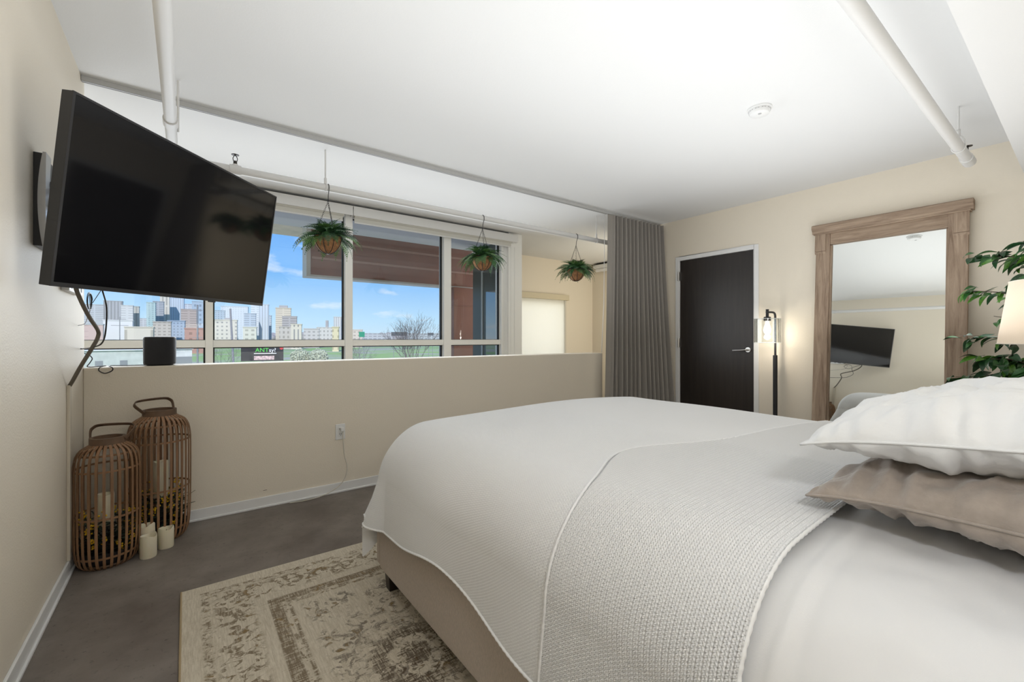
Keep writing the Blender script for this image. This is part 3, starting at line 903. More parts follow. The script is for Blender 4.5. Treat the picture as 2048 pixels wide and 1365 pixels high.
def garland(c, R, zlo, zhi, seed, label, nb, nl, poke=None):
    r = random.Random(seed)
    t = thing('garland', label, 'garland', c, 'berry garlands in the lanterns')
    mb = MB(); bb = MB(); st = MB()
    for i in range(nl):
        q = r.uniform(0, 2*PI); rad = R*math.sqrt(r.uniform(.25, 1)); z = r.uniform(zlo, zhi)
        p = Vector((c[0]+rad*math.cos(q), c[1]+rad*math.sin(q), c[2]+z))
        d = Vector((math.cos(q+r.uniform(-1.4, 1.4)), math.sin(q+r.uniform(-1.4, 1.4)), r.uniform(-.5, .8))).normalized()*r.uniform(.03, .05)
        if (p+d-Vector((c[0], c[1], p.z+d.z))).length > R*1.02: d = -d
        st.tube([p, p+d], .001, 4)
        s = d.cross(Vector((0, 0, 1))).normalized()
        for k in range(7):
            a = p+d*(.1+.13*k)
            for sg in (-1, 1):
                e = a+(s*sg*.013+d*.22)*(1-.08*k)
                w = d.normalized()*.0022
                b = len(mb.v)
                mb.v += [tuple(a-w), tuple(a*.45+e*.55-w), tuple(e), tuple(a*.45+e*.55+w), tuple(a+w)]
                mb.f += [(b, b+1, b+3, b+4), (b+1, b+2, b+3)]
    for i in range(nb):
        q = r.uniform(0, 2*PI); rad = R*r.uniform(.74, .96); z = r.uniform(zlo+.02, zhi+.05)
        p = Vector((c[0]+rad*math.cos(q), c[1]+rad*math.sin(q), c[2]+z))
        for k in range(9):
            o = Vector((r.gauss(0, .009), r.gauss(0, .009), r.gauss(0, .011)))
            if Vector((p.x+o.x-c[0], p.y+o.y-c[1])).length < R:
                bb.ball(p+o, r.uniform(.0038, .0062), 6, 4)
    if poke:
        for p, d in poke:
            p = Vector(p); d = Vector(d); s = d.cross(Vector((0, 0, 1))).normalized()
            st.tube([p, p+d], .0012, 4)
            for k in range(10):
                a = p+d*(.1+.09*k)
                for sg in (-1, 1):
                    e = a+(s*sg*.018+d*.12)*(1-.06*k)
                    w = d.normalized()*.003
                    b = len(mb.v)
                    mb.v += [tuple(a-w), tuple(a*.45+e*.55-w), tuple(e), tuple(a*.45+e*.55+w), tuple(a+w)]
                    mb.f += [(b, b+1, b+3, b+4), (b+1, b+2, b+3)]
    tag(mb.build('greenery', mat('garland_green', (.018, .045, .030), .5, var=.5, vscale=30), t), kind='stuff')
    tag(bb.build('berries', mat('yellow_berry', (.85, .50, .02), .4, var=.25, vscale=40), t, smooth=True), kind='stuff')
    tag(st.build('stems', mat('garland_stem', (.05, .035, .02), .8), t), kind='stuff')
garland((L1[0], L1[1], 0), .118, .06, .24, 11, 'dark green garland with yellow berries inside the shorter lantern', 30, 420)
garland((L2[0], L2[1], 0), .134, .06, .27, 12, 'dark green garland with yellow berries inside the taller lantern', 26, 420,
        poke=[((-.03, 3.36, .20), (.075, -.02, .055)), ((-.03, 3.35, .17), (.075, -.01, .015))])

# ================================================================== RUG
def rug():
    x0, x1, y0, y1 = -.022, 2.72, -.2, 2.555
    t = thing('area_rug', 'cream and brown distressed oriental rug under the bed', 'rug', (x0, y1, 0))
    m = bpy.data.materials.new('rug_pile'); m.use_nodes = True
    N, L = nodes_of(m); b = N['Principled BSDF']; b.inputs['Roughness'].default_value = .95; b.inputs['Specular IOR Level'].default_value = .1
    tc = N.new('ShaderNodeTexCoord'); sp = N.new('ShaderNodeSeparateXYZ'); L.new(tc.outputs['Object'], sp.inputs[0])
    def val(x):
        n = N.new('ShaderNodeValue'); n.outputs[0].default_value = x; return n.outputs[0]
    def mth(op, a, c=None, d=None, clamp=False):
        n = N.new('ShaderNodeMath'); n.operation = op; n.use_clamp = clamp
        for i, q in enumerate((a, c, d)):
            if q is None: continue
            if isinstance(q, (int, float)): n.inputs[i].default_value = q
            else: L.new(q, n.inputs[i])
        return n.outputs[0]
    def nz(scale, stretch=(1, 1, 1), det=4, rough=.6, dist=0):
        mp = N.new('ShaderNodeMapping'); mp.inputs['Scale'].default_value = stretch; L.new(tc.outputs['Object'], mp.inputs[0])
        n = N.new('ShaderNodeTexNoise'); n.inputs['Scale'].default_value = scale; n.inputs['Detail'].default_value = det; n.inputs['Roughness'].default_value = rough; n.inputs['Distortion'].default_value = dist
        L.new(mp.outputs[0], n.inputs[0]); return n.outputs[0]
    def step(a, lo, hi):
        n = N.new('ShaderNodeMapRange'); n.interpolation_type = 'SMOOTHSTEP'; L.new(a, n.inputs[0]); n.inputs[1].default_value = lo; n.inputs[2].default_value = hi; return n.outputs[0]
    def band(a, lo, hi, e=.006):
        return mth('MULTIPLY', step(a, lo-e, lo+e), mth('SUBTRACT', 1, step(a, hi-e, hi+e)))
    X = sp.outputs[0]; Y = mth('MULTIPLY', sp.outputs[1], -1)      # distances from the two visible edges
    dm = mth('MINIMUM', X, Y)
    jag = mth('MULTIPLY', mth('SUBTRACT', nz(60, (1, 1, 1), 2), .5), .03)
    d = mth('ADD', dm, jag)
    wear = nz(7, (1, 1, 1), 5, .7)
    streak = nz(30, (6, .6, 1), 4, .7)
    streak2 = nz(30, (.5, 7, 1), 4, .7)
    fl1 = nz(22, (1, 1, 1), 3, .55, 1.2)
    fl2 = nz(36, (1, 1, 1), 4, .6, .8)
    vo = N.new('ShaderNodeTexVoronoi'); vo.feature = 'DISTANCE_TO_EDGE'; vo.inputs['Scale'].default_value = 5.5
    nzw = N.new('ShaderNodeTexNoise'); nzw.inputs['Scale'].default_value = 12
    L.new(tc.outputs['Object'], nzw.inputs[0])
    vm = N.new('ShaderNodeVectorMath'); vm.operation = 'MULTIPLY_ADD'; L.new(nzw.outputs['Color'], vm.inputs[0]); vm.inputs[1].default_value = (.09, .09, 0); L.new(tc.outputs['Object'], vm.inputs[2])
    L.new(vm.outputs[0], vo.inputs['Vector'])
    line = mth('SUBTRACT', 1, step(vo.outputs['Distance'], .02, .05))
    # masks
    b1 = mth('MULTIPLY', band(d, .075, .105), step(fl2, .42, .58))
    b2 = mth('MULTIPLY', band(d, .12, .26, .02), step(fl1, .49, .55))
    b3 = mth('MULTIPLY', band(dm, .315, .365, .004), step(mth('ADD', fl2, mth('MULTIPLY', wear, .4)), .50, .60))
    b3b = mth('MULTIPLY', band(dm, .385, .40, .004), step(fl2, .40, .5))
    b3c = mth('MULTIPLY', band(d, .365, .385, .008), step(fl2, .5, .56))
    b4 = mth('MULTIPLY', step(d, .42, .46), mth('MULTIPLY', step(fl1, .515, .57), step(wear, .38, .52)))
    b5 = mth('MULTIPLY', mth('MULTIPLY', step(d, .43, .47), line), step(wear, .47, .56))
    # medallion near the bed
    cx = mth('SUBTRACT', X, .72); cyy = mth('SUBTRACT', Y, 1.02)
    rr = mth('SQRT', mth('ADD', mth('MULTIPLY', cx, cx), mth('MULTIPLY', mth('MULTIPLY', cyy, cyy), .8)))
    rj = mth('ADD', rr, mth('MULTIPLY', mth('SUBTRACT', fl1, .5), .30))
    med = mth('MULTIPLY', mth('SUBTRACT', 1, step(rj, .13, .22)), step(mth('ADD', fl2, mth('MULTIPLY', mth('SINE', mth('MULTIPLY', rr, 60)), .10)), .42, .52))
    gold = mth('MULTIPLY', step(fl1, .58, .63), step(nz(5, (1, 1, 1), 2), .5, .58))
    brown = mth('MAXIMUM', mth('MAXIMUM', b1, b2), mth('MAXIMUM', b3, mth('MAXIMUM', b3b, b3c)))
    grey = mth('MAXIMUM', mth('MAXIMUM', b4, b5), 0.0)
    def mix(f, a, c):
        n = N.new('ShaderNodeMix'); n.data_type = 'RGBA'
        L.new(f, n.inputs[0])
        for i, q in ((6, a), (7, c)):
            if isinstance(q, tuple): n.inputs[i].default_value = (*q, 1)
            else: L.new(q, n.inputs[i])
        return n.outputs[2]
    worn = mth('MULTIPLY', step(mth('ADD', mth('MULTIPLY', streak, .5), mth('MULTIPLY', streak2, .5)), .40, .53), 1)
    col = mix(step(streak, .3, .72), (.50, .44, .34), (.66, .60, .49))
    col = mix(mth('MULTIPLY', mth('MULTIPLY', step(streak2, .55, .70), step(wear, .45, .6)), .55), col, (.33, .28, .20))
    col = mix(mth('MULTIPLY', mth('MULTIPLY', grey, worn), .80), col, (.15, .125, .10))
    col = mix(mth('MULTIPLY', mth('MULTIPLY', brown, worn), .85), col, (.15, .105, .060))
    col = mix(mth('MULTIPLY', mth('MULTIPLY', gold, mth('MAXIMUM', brown, grey)), .7), col, (.24, .155, .06))
    col = mix(mth('MULTIPLY', mth('MULTIPLY', med, worn), .9), col, (.095, .068, .045))
    L.new(col, b.inputs['Base Color'])
    bp = N.new('ShaderNodeBump'); bp.inputs['Strength'].default_value = .5; bp.inputs['Distance'].default_value = .004
    hb = mth('ADD', mth('MULTIPLY', streak, .6), nz(420, (1, 1, 1), 2))
    L.new(hb, bp.inputs['Height']); L.new(bp.outputs[0], b.inputs['Normal'])
    box(x0+.006, x1, y0, y1-.004, .0005, .010).build('pile', m, t)
    bm_ = mat('rug_binding', (.42, .32, .19), .9, bump=.4, bscale=300)
    MB().tube([(x0+.005, y0, .0055), (x0+.005, y1, .0055)], .0055, 8).build('binding', bm_, t, smooth='auto')
    MB().tube([(x0+.005, y1-.004, .0055), (x1, y1-.004, .0055)], .0050, 8).build('binding', mat('rug_end', (.60, .53, .42), .9), t, smooth='auto')
rug()

# ================================================================== BED
BX0, BX1, BY0, BY1 = .735, 2.655, -.26, 2.04
M_LINEN = mat('taupe_linen', (.40, .335, .275), .9, var=.14, vscale=320, bump=.35, bscale=420, stretch=(1, 1, .25), sheen=.3)
def bed():
    t = thing('bed', 'taupe upholstered platform bed with dark wood feet', 'bed', (1.7, .9, 0.01))
    z0, z1 = .105, .40
    box(BX0, BX0+.06, BY0, BY1-.001, z0, z1).build('side_rail', M_LINEN, t, bevel=.012, seg=3)
    box(BX1-.06, BX1, BY0, BY1-.001, z0, z1).build('side_rail', M_LINEN, t, bevel=.012, seg=3)
    box(BX0+.004, BX1-.004, BY1, BY1+.055, z0+.004, z1).build('foot_rail', M_LINEN, t, bevel=.014, seg=3)
    box(BX0-.03, BX1+.03, BY0-.10, BY0, z0, 1.10).build('headboard', M_LINEN, t, bevel=.02, seg=3)
    box(BX0+.06, BX1-.06, BY0, BY1, .20, .30).build('slat_base', mat('pine', (.5, .38, .24), .7), t)
    dk = mat('espresso_wood', (.018, .011, .008), .4)
    for x in (BX0+.018, BX1-.083):
        for y in (BY1-.075, BY0+.02):
            lg = MB(); 
            lg.v = [(x+a*.062+ (0 if z else (.008 if a == 0 else -.008)), y+c*.062+(0 if z else (.008 if c == 0 else -.008)), .011+z*.115) for z in (0, 1) for c in (0, 1) for a in (0, 1)]
            lg.f = [(0, 2, 3, 1), (4, 5, 7, 6), (0, 1, 5, 4), (2, 6, 7, 3), (0, 4, 6, 2), (1, 3, 7, 5)]
            lg.build('leg', dk, t, bevel=.002)
    box(BX0+.075, BX1-.075, BY0+.005, BY1-.02, .30, .66).build('mattress', mat('mattress_ticking', (.75, .75, .74), .9), t, bevel=.06, seg=4)
bed()

XN, XF, YF = .96, 2.43, 1.90        # where the bedding starts to curve down
def drape(s, v, R, zt, flare=.10, corner=.35, folds=.0):
    a = np.maximum(0, XN-s); c = np.maximum(0, s-XF); b = np.maximum(0, v-YF)
    dx = c-a
    rh = np.hypot(dx, b)+1e-9
    ux, uy = dx/rh, b/rh
    r = (np.abs(dx)**3.2+b**3.2+1e-12)**(1/3.2)
    q = np.minimum(r/R, PI/2)
    rest = np.maximum(0, r-R*PI/2)
    cn = 2*np.abs(ux*uy)
    fl = flare+corner*cn**1.5
    hor = R*np.sin(q)+rest*np.sin(np.arctan(fl))
    ver = R*(1-np.cos(q))+rest*np.cos(np.arctan(fl))
    k = np.clip(r/.55, 0, 1)**2
    hor = hor+folds*k*(np.sin(v*9.0+s*2)*.6*(1-cn)+1.6*cn*np.sin(np.arctan2(b, np.abs(dx)+1e-6)*7.0+.4))
    x = np.clip(s, XN, XF)+ux*hor
    y = np.minimum(v, YF)+uy*hor
    x = x-np.sign(XF-s)*corner*.10*cn*np.clip((r-.25)/.4, 0, 1)
    mx = (np.clip(s, XN, XF)-XN)/(XF-XN)
    my = (np.minimum(v, YF)-.2)/(YF-.2)
    bul = np.sin(np.clip(mx, 0, 1)*PI)**.7*np.sin(np.clip(my, 0.02, 1)*PI*.5+.5)
    z = zt+.022*bul+.006*np.sin(s*5.1+v*2.3)*np.sin(v*4.0+1)-ver
    return x, y, z

def smooth(a, lo, hi):
    t = np.clip((a-lo)/(hi-lo), 0, 1)
    return t*t*(3-2*t)

M_KNIT = mat('white_knit_cotton', (.83, .835, .84), .9, bump=.15, bscale=900, sheen=0)
def blanket():
    t = thing('knit_blanket', 'white waffle knit blanket spread over the bed', 'blanket', (1.7, 1.2, .80), None)
    p, q = .0064, .0079
    ZT, R = .797, .25
    u = np.concatenate([np.arange(0, 1.22, q/4), np.arange(1.22, 2.55, .009)])
    ve = .352
    vv = np.arange(ve, YF+.67, p/3)
    U, Vv = np.meshgrid(u, vv, indexing='ij')
    # hem overhang on the near side varies along the bed
    A = .60-.062*np.exp(-((Vv-1.45)/.30)**2)+.010*np.sin(Vv*7)
    s = XN-A+U
    B = .46+.21*smooth(U, 0, .30)
    v = ve+(Vv-ve)*(YF+B-ve)/(YF+.67-ve)
    x, y, z = drape(s, v, R, ZT, .08, .34, .021)
    # folded top layer between the seam and the head edge
    seam = .80+.17*np.exp(-((s-1.22)/.26)**2)-.02*np.maximum(0, s-1.5)
    lay = smooth(seam-v, -.004, .006)
    # normals of the smooth surface
    P = np.stack([x, y, z], -1)
    du = np.gradient(P, axis=0); dv = np.gradient(P, axis=1)
    n = np.cross(du, dv); n /= np.linalg.norm(n, axis=-1, keepdims=True)+1e-12
    n *= np.sign(n[..., 2:3]+n[..., 0:1]*-.5+1e-9)
    fine = 1-smooth(U, 1.16, 1.22)
    zig = .20*np.sin(2*PI*U/q)*fine
    col = np.cos(2*PI*(Vv/p+zig))
    holes = ((.5-.5*col)*(.5+.5*np.cos(2*PI*U/q+PI*(np.floor(Vv/p+zig) % 2))*fine))
    h = .0050*(.40*col-1.0*holes*(.55+.45*fine))
    h *= .75+.5*lay
    # gentle rumples and the step of the top layer
    w = .006*np.sin(v*26+s*6)*smooth(v, .5, .3)*smooth(s, 1.1, 1.5)
    h2 = h+.007*lay+w+.0040*np.exp(-((v-ve)/.010)**2)
    P = P+n*h2[..., None]
    grid_mesh('cloth', P.reshape(-1, 3), len(u), len(vv), M_KNIT, t)
    # cords at the seam and the hems, as raised ropes
    def rope(name, uu, vfun, r, lift):
        B1 = .46+.21*smooth(uu, 0, .30)
        V1 = ve+(vfun-ve)*(YF+.67-ve)/(YF+B1-ve)
        A1 = .60-.062*np.exp(-((V1-1.45)/.30)**2)+.010*np.sin(V1*7)
        ss = XN-A1+uu
        x, y, z = drape(ss, vfun, R, ZT, .08, .34, .021)
        x2, y2, z2 = drape(ss+.004, vfun, R, ZT, .08, .34, .021)
        T = np.stack([x2-x, y2-y, z2-z], -1)
        nn = np.cross(T, np.array([0, 1, 0])); nn /= np.linalg.norm(nn, axis=-1, keepdims=True)+1e-9
        nn *= np.sign(nn[:, 2:3]-.3*nn[:, 0:1])
        Q = np.stack([x, y, z], -1)+nn*lift
        rs = [r*(1+.18*math.sin(i*1.9)) for i in range(len(Q))]
        MB().tube([tuple(a) for a in Q], rs, 7).build(name, M_KNIT, t, smooth=True)
    uu = np.arange(0, 2.5, .006)
    s_ = XN-.58+uu
    sm = .80+.17*np.exp(-((s_-1.22)/.26)**2)-.02*np.maximum(0, s_-1.5)
    rope('seam_cord', uu, sm, .0042, .006)
    rope('head_hem', uu, np.full_like(uu, ve), .0050, .006)
    hv = np.arange(ve, YF+.67, .007)
    rope('side_hem', np.full_like(hv, .001), ve+(hv-ve)*(YF+.46-ve)/(YF+.67-ve), .0045, 0)
    hu = np.arange(0, 2.5, .006)
    rope('foot_hem', hu, YF+.46+.21*smooth(hu, 0, .30)-.002, .0045, 0)
    # the long end hanging behind the foot rail
    fx = np.arange(.692, 1.25, .0035); fz = np.linspace(0, 1, 60)
    FX_, FZ_ = np.meshgrid(fx, fz, indexing='ij')
    bot = .125+.10*np.clip((FX_-.70)/.10, 0, 1)
    top = .265+.135*smooth(FX_, .70, .82)
    zz = top+(bot-top)*FZ_
    yy = 2.150+.012*np.sin(FX_*40)+.0016*np.cos(2*PI*FX_/.0105)*np.cos(2*PI*FZ_*14)+.02*FZ_*0
    grid_mesh('foot_drape', np.stack([FX_, yy, zz], -1).reshape(-1, 3), len(fx), len(fz), M_KNIT, t)
blanket()

M_SHEET = mat('white_sheet_cotton', (.70, .705, .715), .75, bump=.06, bscale=700, sheen=.15)
def sheet():
    t = thing('bed_sheet', 'smooth white sheet stretched over the mattress by the pillows', 'sheet', (1.7, .2, .78))
    u = np.arange(0, 2.35, .008); v = np.arange(-.24, .95, .008)
    U, V = np.meshgrid(u, v, indexing='ij')
    s = XN-.50+U
    x, y, z = drape(s, V, .236, .779, .02, .1, 0)
    P = np.stack([x, y, z], -1)
    nz_ = np.zeros(U.shape)
    for i in range(U.shape[0]):
        for j in range(U.shape[1]):
            a, b = U[i, j], V[i, j]
            nz_[i, j] = noise.noise((a*6+b*3, b*7-a*2, 1.3))*.5+.25*noise.noise((a*14, b*17, 4.2))
    du = np.gradient(P, axis=0); dv = np.gradient(P, axis=1)
    n = np.cross(du, dv); n /= np.linalg.norm(n, axis=-1, keepdims=True)
    n *= np.sign(n[..., 2:3]+n[..., 0:1]*-.5+1e-9)
    wr = .020*nz_*smooth(.40-V, 0, .25)
    # crease lines running down beside the blanket
    wr += .004*np.exp(-((V-.318+.01*np.sin(U*3))/.008)**2)-.003*np.exp(-((V-.285)/.010)**2)
    P = P+n*wr[..., None]
    grid_mesh('cloth', P.reshape(-1, 3), len(u), len(v), M_SHEET, t)
sheet()

def pillow(name, c, hx, hy, T, m, label, rotz=0, tilt=(0, 0), seed=0, wr=.006, seam=False, group=None, sag=0):
    t = thing(name, label, 'pillow', c, group)
    t.rotation_euler = (tilt[0], tilt[1], rotz)
    nu, nv = 130, 100
    a = np.linspace(-1, 1, nu); b = np.linspace(-1, 1, nv)
    # denser near the edge
    a = np.sign(a)*(1-(1-np.abs(a))**1.5); b = np.sign(b)*(1-(1-np.abs(b))**1.5)
    A, B = np.meshgrid(a, b, indexing='ij')
    ex = np.abs(A); ey = np.abs(B)
    ins_x = .055*(1-B**2)*hx/.33*0+.0
    X = A*hx*(1-.055*(1-ey**2)*ex**2)
    Y = B*hy*(1-.075*(1-ex**2)*ey**2)
    prof = ((1-ex**2.6)*(1-ey**2.6))**.48
    N1 = np.zeros(A.shape); N2 = np.zeros(A.shape); N3 = np.zeros(A.shape)
    for i in range(nu):
        for j in range(nv):
            x, y = X[i, j], Y[i, j]
            N1[i, j] = noise.noise((x*9+seed, y*9, seed*2.1))
            wx, wy = x+.05*noise.noise((x*7, y*7, seed)), y+.05*noise.noise((x*7+9, y*7, seed))
            N2[i, j] = .45-1.6*abs(noise.noise((wx*11+wy*5, wy*19+seed, 3.3+seed)))+.35*noise.noise((x*34, y*34, seed))
            ang = x*55 if ey[i, j] > ex[i, j] else y*55
            N3[i, j] = noise.noise((ang*.7, seed+ex[i, j]+ey[i, j], 1.7))
    edge = np.maximum(ex, ey)**5
    for sgn, nm in ((1, 'top_cover'), (-1, 'bottom_cover')):
        tt = (T if sgn > 0 else T*.72)
        Z = sgn*(tt*prof+(prof**.6)*(wr*1.5*N1+wr*1.1*N2+wr*2.6*N3*edge))
        corner = (ex*ey)**4
        Z = Z+sgn*0-.016*corner-sag*(1-ex**2)*0
        P = np.stack([X, Y, Z], -1)
        o = grid_mesh(nm, P.reshape(-1, 3), nu, nv, m, None)
        o.parent = t
    if seam:
        pts = []
        n = 60
        for k in range(4):
            for i in range(n):
                w = -1+2*i/n
                A1, B1 = ((w, -1), (1, w), (-w, 1), (-1, -w))[k]
                pts.append((A1*hx*(1-.055*(1-abs(B1)**2)*abs(A1)**2)*1.003, B1*hy*(1-.075*(1-abs(A1)**2)*abs(B1)**2)*1.003, -.016*(abs(A1)*abs(B1))**4))
        MB().tube(pts, .0028, 6, closed=True).build('seam', m, t, smooth=True, local=True)
    return t
M_TAUPE = mat('taupe_cotton', (.315, .27, .235), .8, var=.12, vscale=25, bump=.15, bscale=120, sheen=.4)
M_WHITEP = mat('white_pillow_cotton', (.72, .73, .74), .8, bump=.12, bscale=90, sheen=.15)
pillow('pillow', (1.42, .085, .872), .345, .275, .082, M_TAUPE, 'taupe pillow under the white one at the near side of the bed', math.radians(-4), (math.radians(-1.5), 0), 1, .017, True)
pillow('pillow', (1.425, .09, 1.006), .355, .285, .090, M_WHITEP, 'white pillow on top of the taupe one at the near side', math.radians(-3), (math.radians(-6), 0), 5, .015, True)
pillow('pillow', (2.20, .045, .852), .345, .265, .072, M_TAUPE, 'taupe pillow under the white one at the lamp side of the bed', math.radians(3), (0, 0), 9, .009, True)
pillow('pillow', (2.22, .045, .972), .34, .265, .092, M_WHITEP, 'white pillow on top of the taupe one at the lamp side', math.radians(2), (0, 0), 14, .008, True)

# ================================================================== NIGHTSTAND AND TABLE LAMP
t = thing('nightstand', 'small dark wooden nightstand under the table lamp', 'nightstand', (3.02, -.05, 0))
wd = wood_mat('walnut', (.05, .028, .016), (.12, .07, .04), (1, 10, 1), .45)
box(2.76, 3.28, -.34, .14, .57, .61).build('top', wd, t, bevel=.004)
box(2.78, 3.26, -.33, .12, .30, .57).build('body', wd, t, bevel=.003)
dr = box(2.80, 3.24, .12, .135, .33, .55).build('drawer', wd, t, bevel=.003)
MB().ball((3.02, .148, .44), .014, 12, 8).build('knob', M_STEEL, dr, smooth=True)
for x in (2.79, 3.21):
    for y in (-.32, .07):
        box(x, x+.04, y, y+.04, 0, .30).build('leg', wd, t, bevel=.003)
def table_lamp():
    c = (3.0, .08, .61)
    t = thing('table_lamp', 'table lamp with a tapered oatmeal linen shade beside the bed', 'lamp', c)
    MB().lathe([(.075, 0), (.078, .012), (.03, .03), (.035, .06), (.085, .16), (.09, .24), (.06, .36), (.022, .42), (.016, .47), (.016, .54)], 28, c).build('base', mat('grey_ceramic', (.35, .34, .32), .3), t, smooth=True)
    z0, z1 = 1.170-.61, 1.447-.61
    MB().lathe([(.2, z0), (.163, z1)], 48, c, caps=False).build('shade', fabric_translucent('oatmeal_linen', (.80, .73, .63), .42, .5), t, smooth=True)
    for r, z in ((.2, z0), (.163, z1)):
        MB().tube([(c[0]+r*math.cos(q), c[1]+r*math.sin(q), c[2]+z) for q in [2*PI*k/48 for k in range(48)]], .0025, 6, closed=True).build('shade_ring', mat('oatmeal_trim', (.7, .64, .55), .8), t, smooth=True)
    MB().ball((c[0], c[1], c[2]+.60), .03, 14, 10).build('bulb', mat('lit_bulb', (1, .9, .75), .4, emit=(1, .85, .68), estr=3), t, smooth=True)
    light('table_lamp_light', 'POINT', (c[0], c[1], c[2]+.70), 1.7, (1, .86, .72), shadow_soft_size=.04)
table_lamp()

# ---- added sconce out of view beside the camera, to light the bed's near side
def sconce():
    c = (.31, YB, 1.42)
    t = thing('added_sconce', 'added glass globe sconce out of view, lighting the near side of the bed', 'lamp', c)
    MB().tube([(c[0], YB, c[2]), (c[0], YB+.018, c[2])], .05, 20).build('back_plate', M_STEEL, t, smooth='auto')
    MB().tube(bez([(c[0], YB+.015, c[2]), (c[0], YB+.09, c[2]), (c[0], YB+.115, c[2]+.015), (c[0], YB+.12, c[2]+.045)], 6), .009, 10).build('arm', M_STEEL, t, smooth='auto')
    MB().tube([(c[0], YB+.12, c[2]+.04), (c[0], YB+.12, c[2]+.075)], .022, 14).build('socket', M_STEEL, t, smooth='auto')
    MB().ball((c[0], YB+.12, c[2]+.14), .075, 24, 14).build('globe', glass_mat('clear_glass', (.97, .98, .98), .10), t, smooth=True)
    MB().ball((c[0], YB+.12, c[2]+.12), .03, 14, 10).build('bulb', mat('lit_bulb_warm', (1, .95, .85), .3, emit=(1, .93, .82), estr=9), t, smooth=True)
    light('added_sconce_light', 'POINT', (c[0], YB+.12, c[2]+.14), 22, (.97, .98, 1.0), shadow_soft_size=.06)
sconce()

# ================================================================== FLOOR LAMP
def floor_lamp():
    p = (4.885, 1.996)
    t = thing('floor_lamp', 'black floor lamp with a clear glass drum shade beside the door', 'lamp', (p[0], p[1], 0))
    MB().lathe([(.125, 0), (.125, .012), (.12, .018), (.02, .022)], 32, (p[0]-.03, p[1], 0)).build('base', M_MATBLACK, t, smooth='auto')
    MB().tube([(p[0], p[1], .018), (p[0], p[1], 1.02)], .021, 16).build('lower_pole', M_MATBLACK, t, smooth='auto')
    s = (4.755, 2.018)
    top = 1.462
    arm = bez([(p[0], p[1], 1.02), (p[0], p[1], 1.25), (p[0], p[1], 1.40), (p[0]-.008, p[1]+.001, 1.445), (p[0]-.04, p[1]+.006, top), (s[0], s[1], top)], 8)
    MB().tube(arm, .0105, 12).build('upper_pole', M_MATBLACK, t, smooth='auto')
    so = MB().tube([(s[0], s[1], top-.052), (s[0], s[1], top+.03)], .014, 14)
    so.lathe([(.033, -.088), (.033, -.05), (.024, -.046)], 20, (s[0], s[1], top))
    so.tube([(s[0]-.02, s[1], top), (s[0]+.02, s[1], top)], .009, 10)
    so.build('socket', M_MATBLACK, t, smooth='auto')
    z0, z1, R = 1.150, 1.395, .122
    sh = MB().lathe([(R, z0), (R, z1), (R-.003, z1), (R-.003, z0), (R, z0)], 40, (s[0], s[1], 0), caps=False)
    sh.build('glass_shade', glass_mat('clear_glass', (.97, .98, .98), .10), t, smooth='auto')
    MB().lathe([(.03, z1-.003), (R-.003, z1-.003), (R-.003, z1), (.03, z1)], 40, (s[0], s[1], 0), caps=False).build('glass_top', glass_mat('clear_glass', (.97, .98, .98), .10), t, smooth='auto')
    for z in (z0, z1):
        MB().tube([(s[0]+R*math.cos(q), s[1]+R*math.sin(q), z) for q in [2*PI*k/40 for k in range(40)]], .0022, 6, closed=True).build('glass_rim', mat('glass_edge', (.72, .74, .73), .12, spec=.8), t, smooth=True)
    MB().lathe([(.014, 1.37), (.018, 1.345), (.031, 1.30), (.034, 1.275), (.026, 1.25), (.004, 1.238)], 20, (s[0], s[1], 0)).build('bulb', mat('lit_bulb_warm', (1, .95, .85), .3, emit=(1, .93, .82), estr=9), t, smooth=True)
    light('floor_lamp_light', 'POINT', (s[0], s[1], 1.21), 4.2, (1, .91, .78), shadow_soft_size=.03)
floor_lamp()

# ================================================================== MIRROR
def mirror():
    lean = math.radians(3.9)
    # local frame: y runs along the wall, z up the mirror, -x into the room
    t = thing('floor_mirror', 'tall weathered wood floor mirror leaning against the wall', 'mirror', (4.845, 1.13, .004))
    t.rotation_euler = (0, lean, 0)
    wv = wood_mat('weathered_wood_upright', (.17, .11, .072), (.46, .35, .255), (9, 9, .8), .75, .5, .24)
    wh = wood_mat('weathered_wood_crosswise', (.17, .11, .072), (.46, .35, .255), (9, .8, 9), .75, .5, .24)
    H = 2.21
    for s in (-1, 1):
        a, b = sorted((s*.405, s*.52))
        box(-.045, 0, a, b, 0, H).build('post', wv, t, bevel=.003, local=True)
        a, b = sorted((s*.437, s*.527))
        box(-.058, -.045, a, b, H-.175, H).build('corbel', wv, t, bevel=.003, local=True)
        MB().prism([(-.058, H-.175), (-.045, H-.175), (-.045, H-.195)], 'y', a, b).build('corbel_foot', wv, t, local=True) if False else None
        p2 = MB().prism([(-.056, H-.178), (-.045, H-.178), (-.045, H-.20)], 'y', a, b)
        p2.build('corbel_foot', wv, t, local=True)
        a, b = sorted((s*.392, s*.43))
        box(-.030, -.002, a, b, .12, H-.12).build('inner_stile', wv, t, bevel=.004, local=True)
    box(-.040, 0, -.405, .405, H-.115, H).build('top_rail', wh, t, bevel=.003, local=True)
    box(-.040, 0, -.405, .405, 0, .13).build('bottom_rail', wh, t, bevel=.003, local=True)
    cr = MB().prism([(0, H), (-.062, H), (-.066, H+.022), (-.082, H+.040), (-.088, H+.046), (-.088, H+.072), (-.075, H+.082), (0, H+.082)], 'y', -.55, .55)
    cr.build('crown', wh, t, bevel=.002, local=True)
    MB().quadbox(-.066, 0, -.535, .535, H-.012, H).build('crown_bead', wh, t, bevel=.003, local=True)
    box(-.012, -.008, -.392, .392, .13, H-.115).build('glass', mat('mirror_silver', (.86, .88, .86), .012, metal=1), t, local=True)
    box(-.008, -.001, -.40, .40, .12, H-.11).build('backing', mat('backing_board', (.2, .15, .1), .9), t, local=True)
mirror()

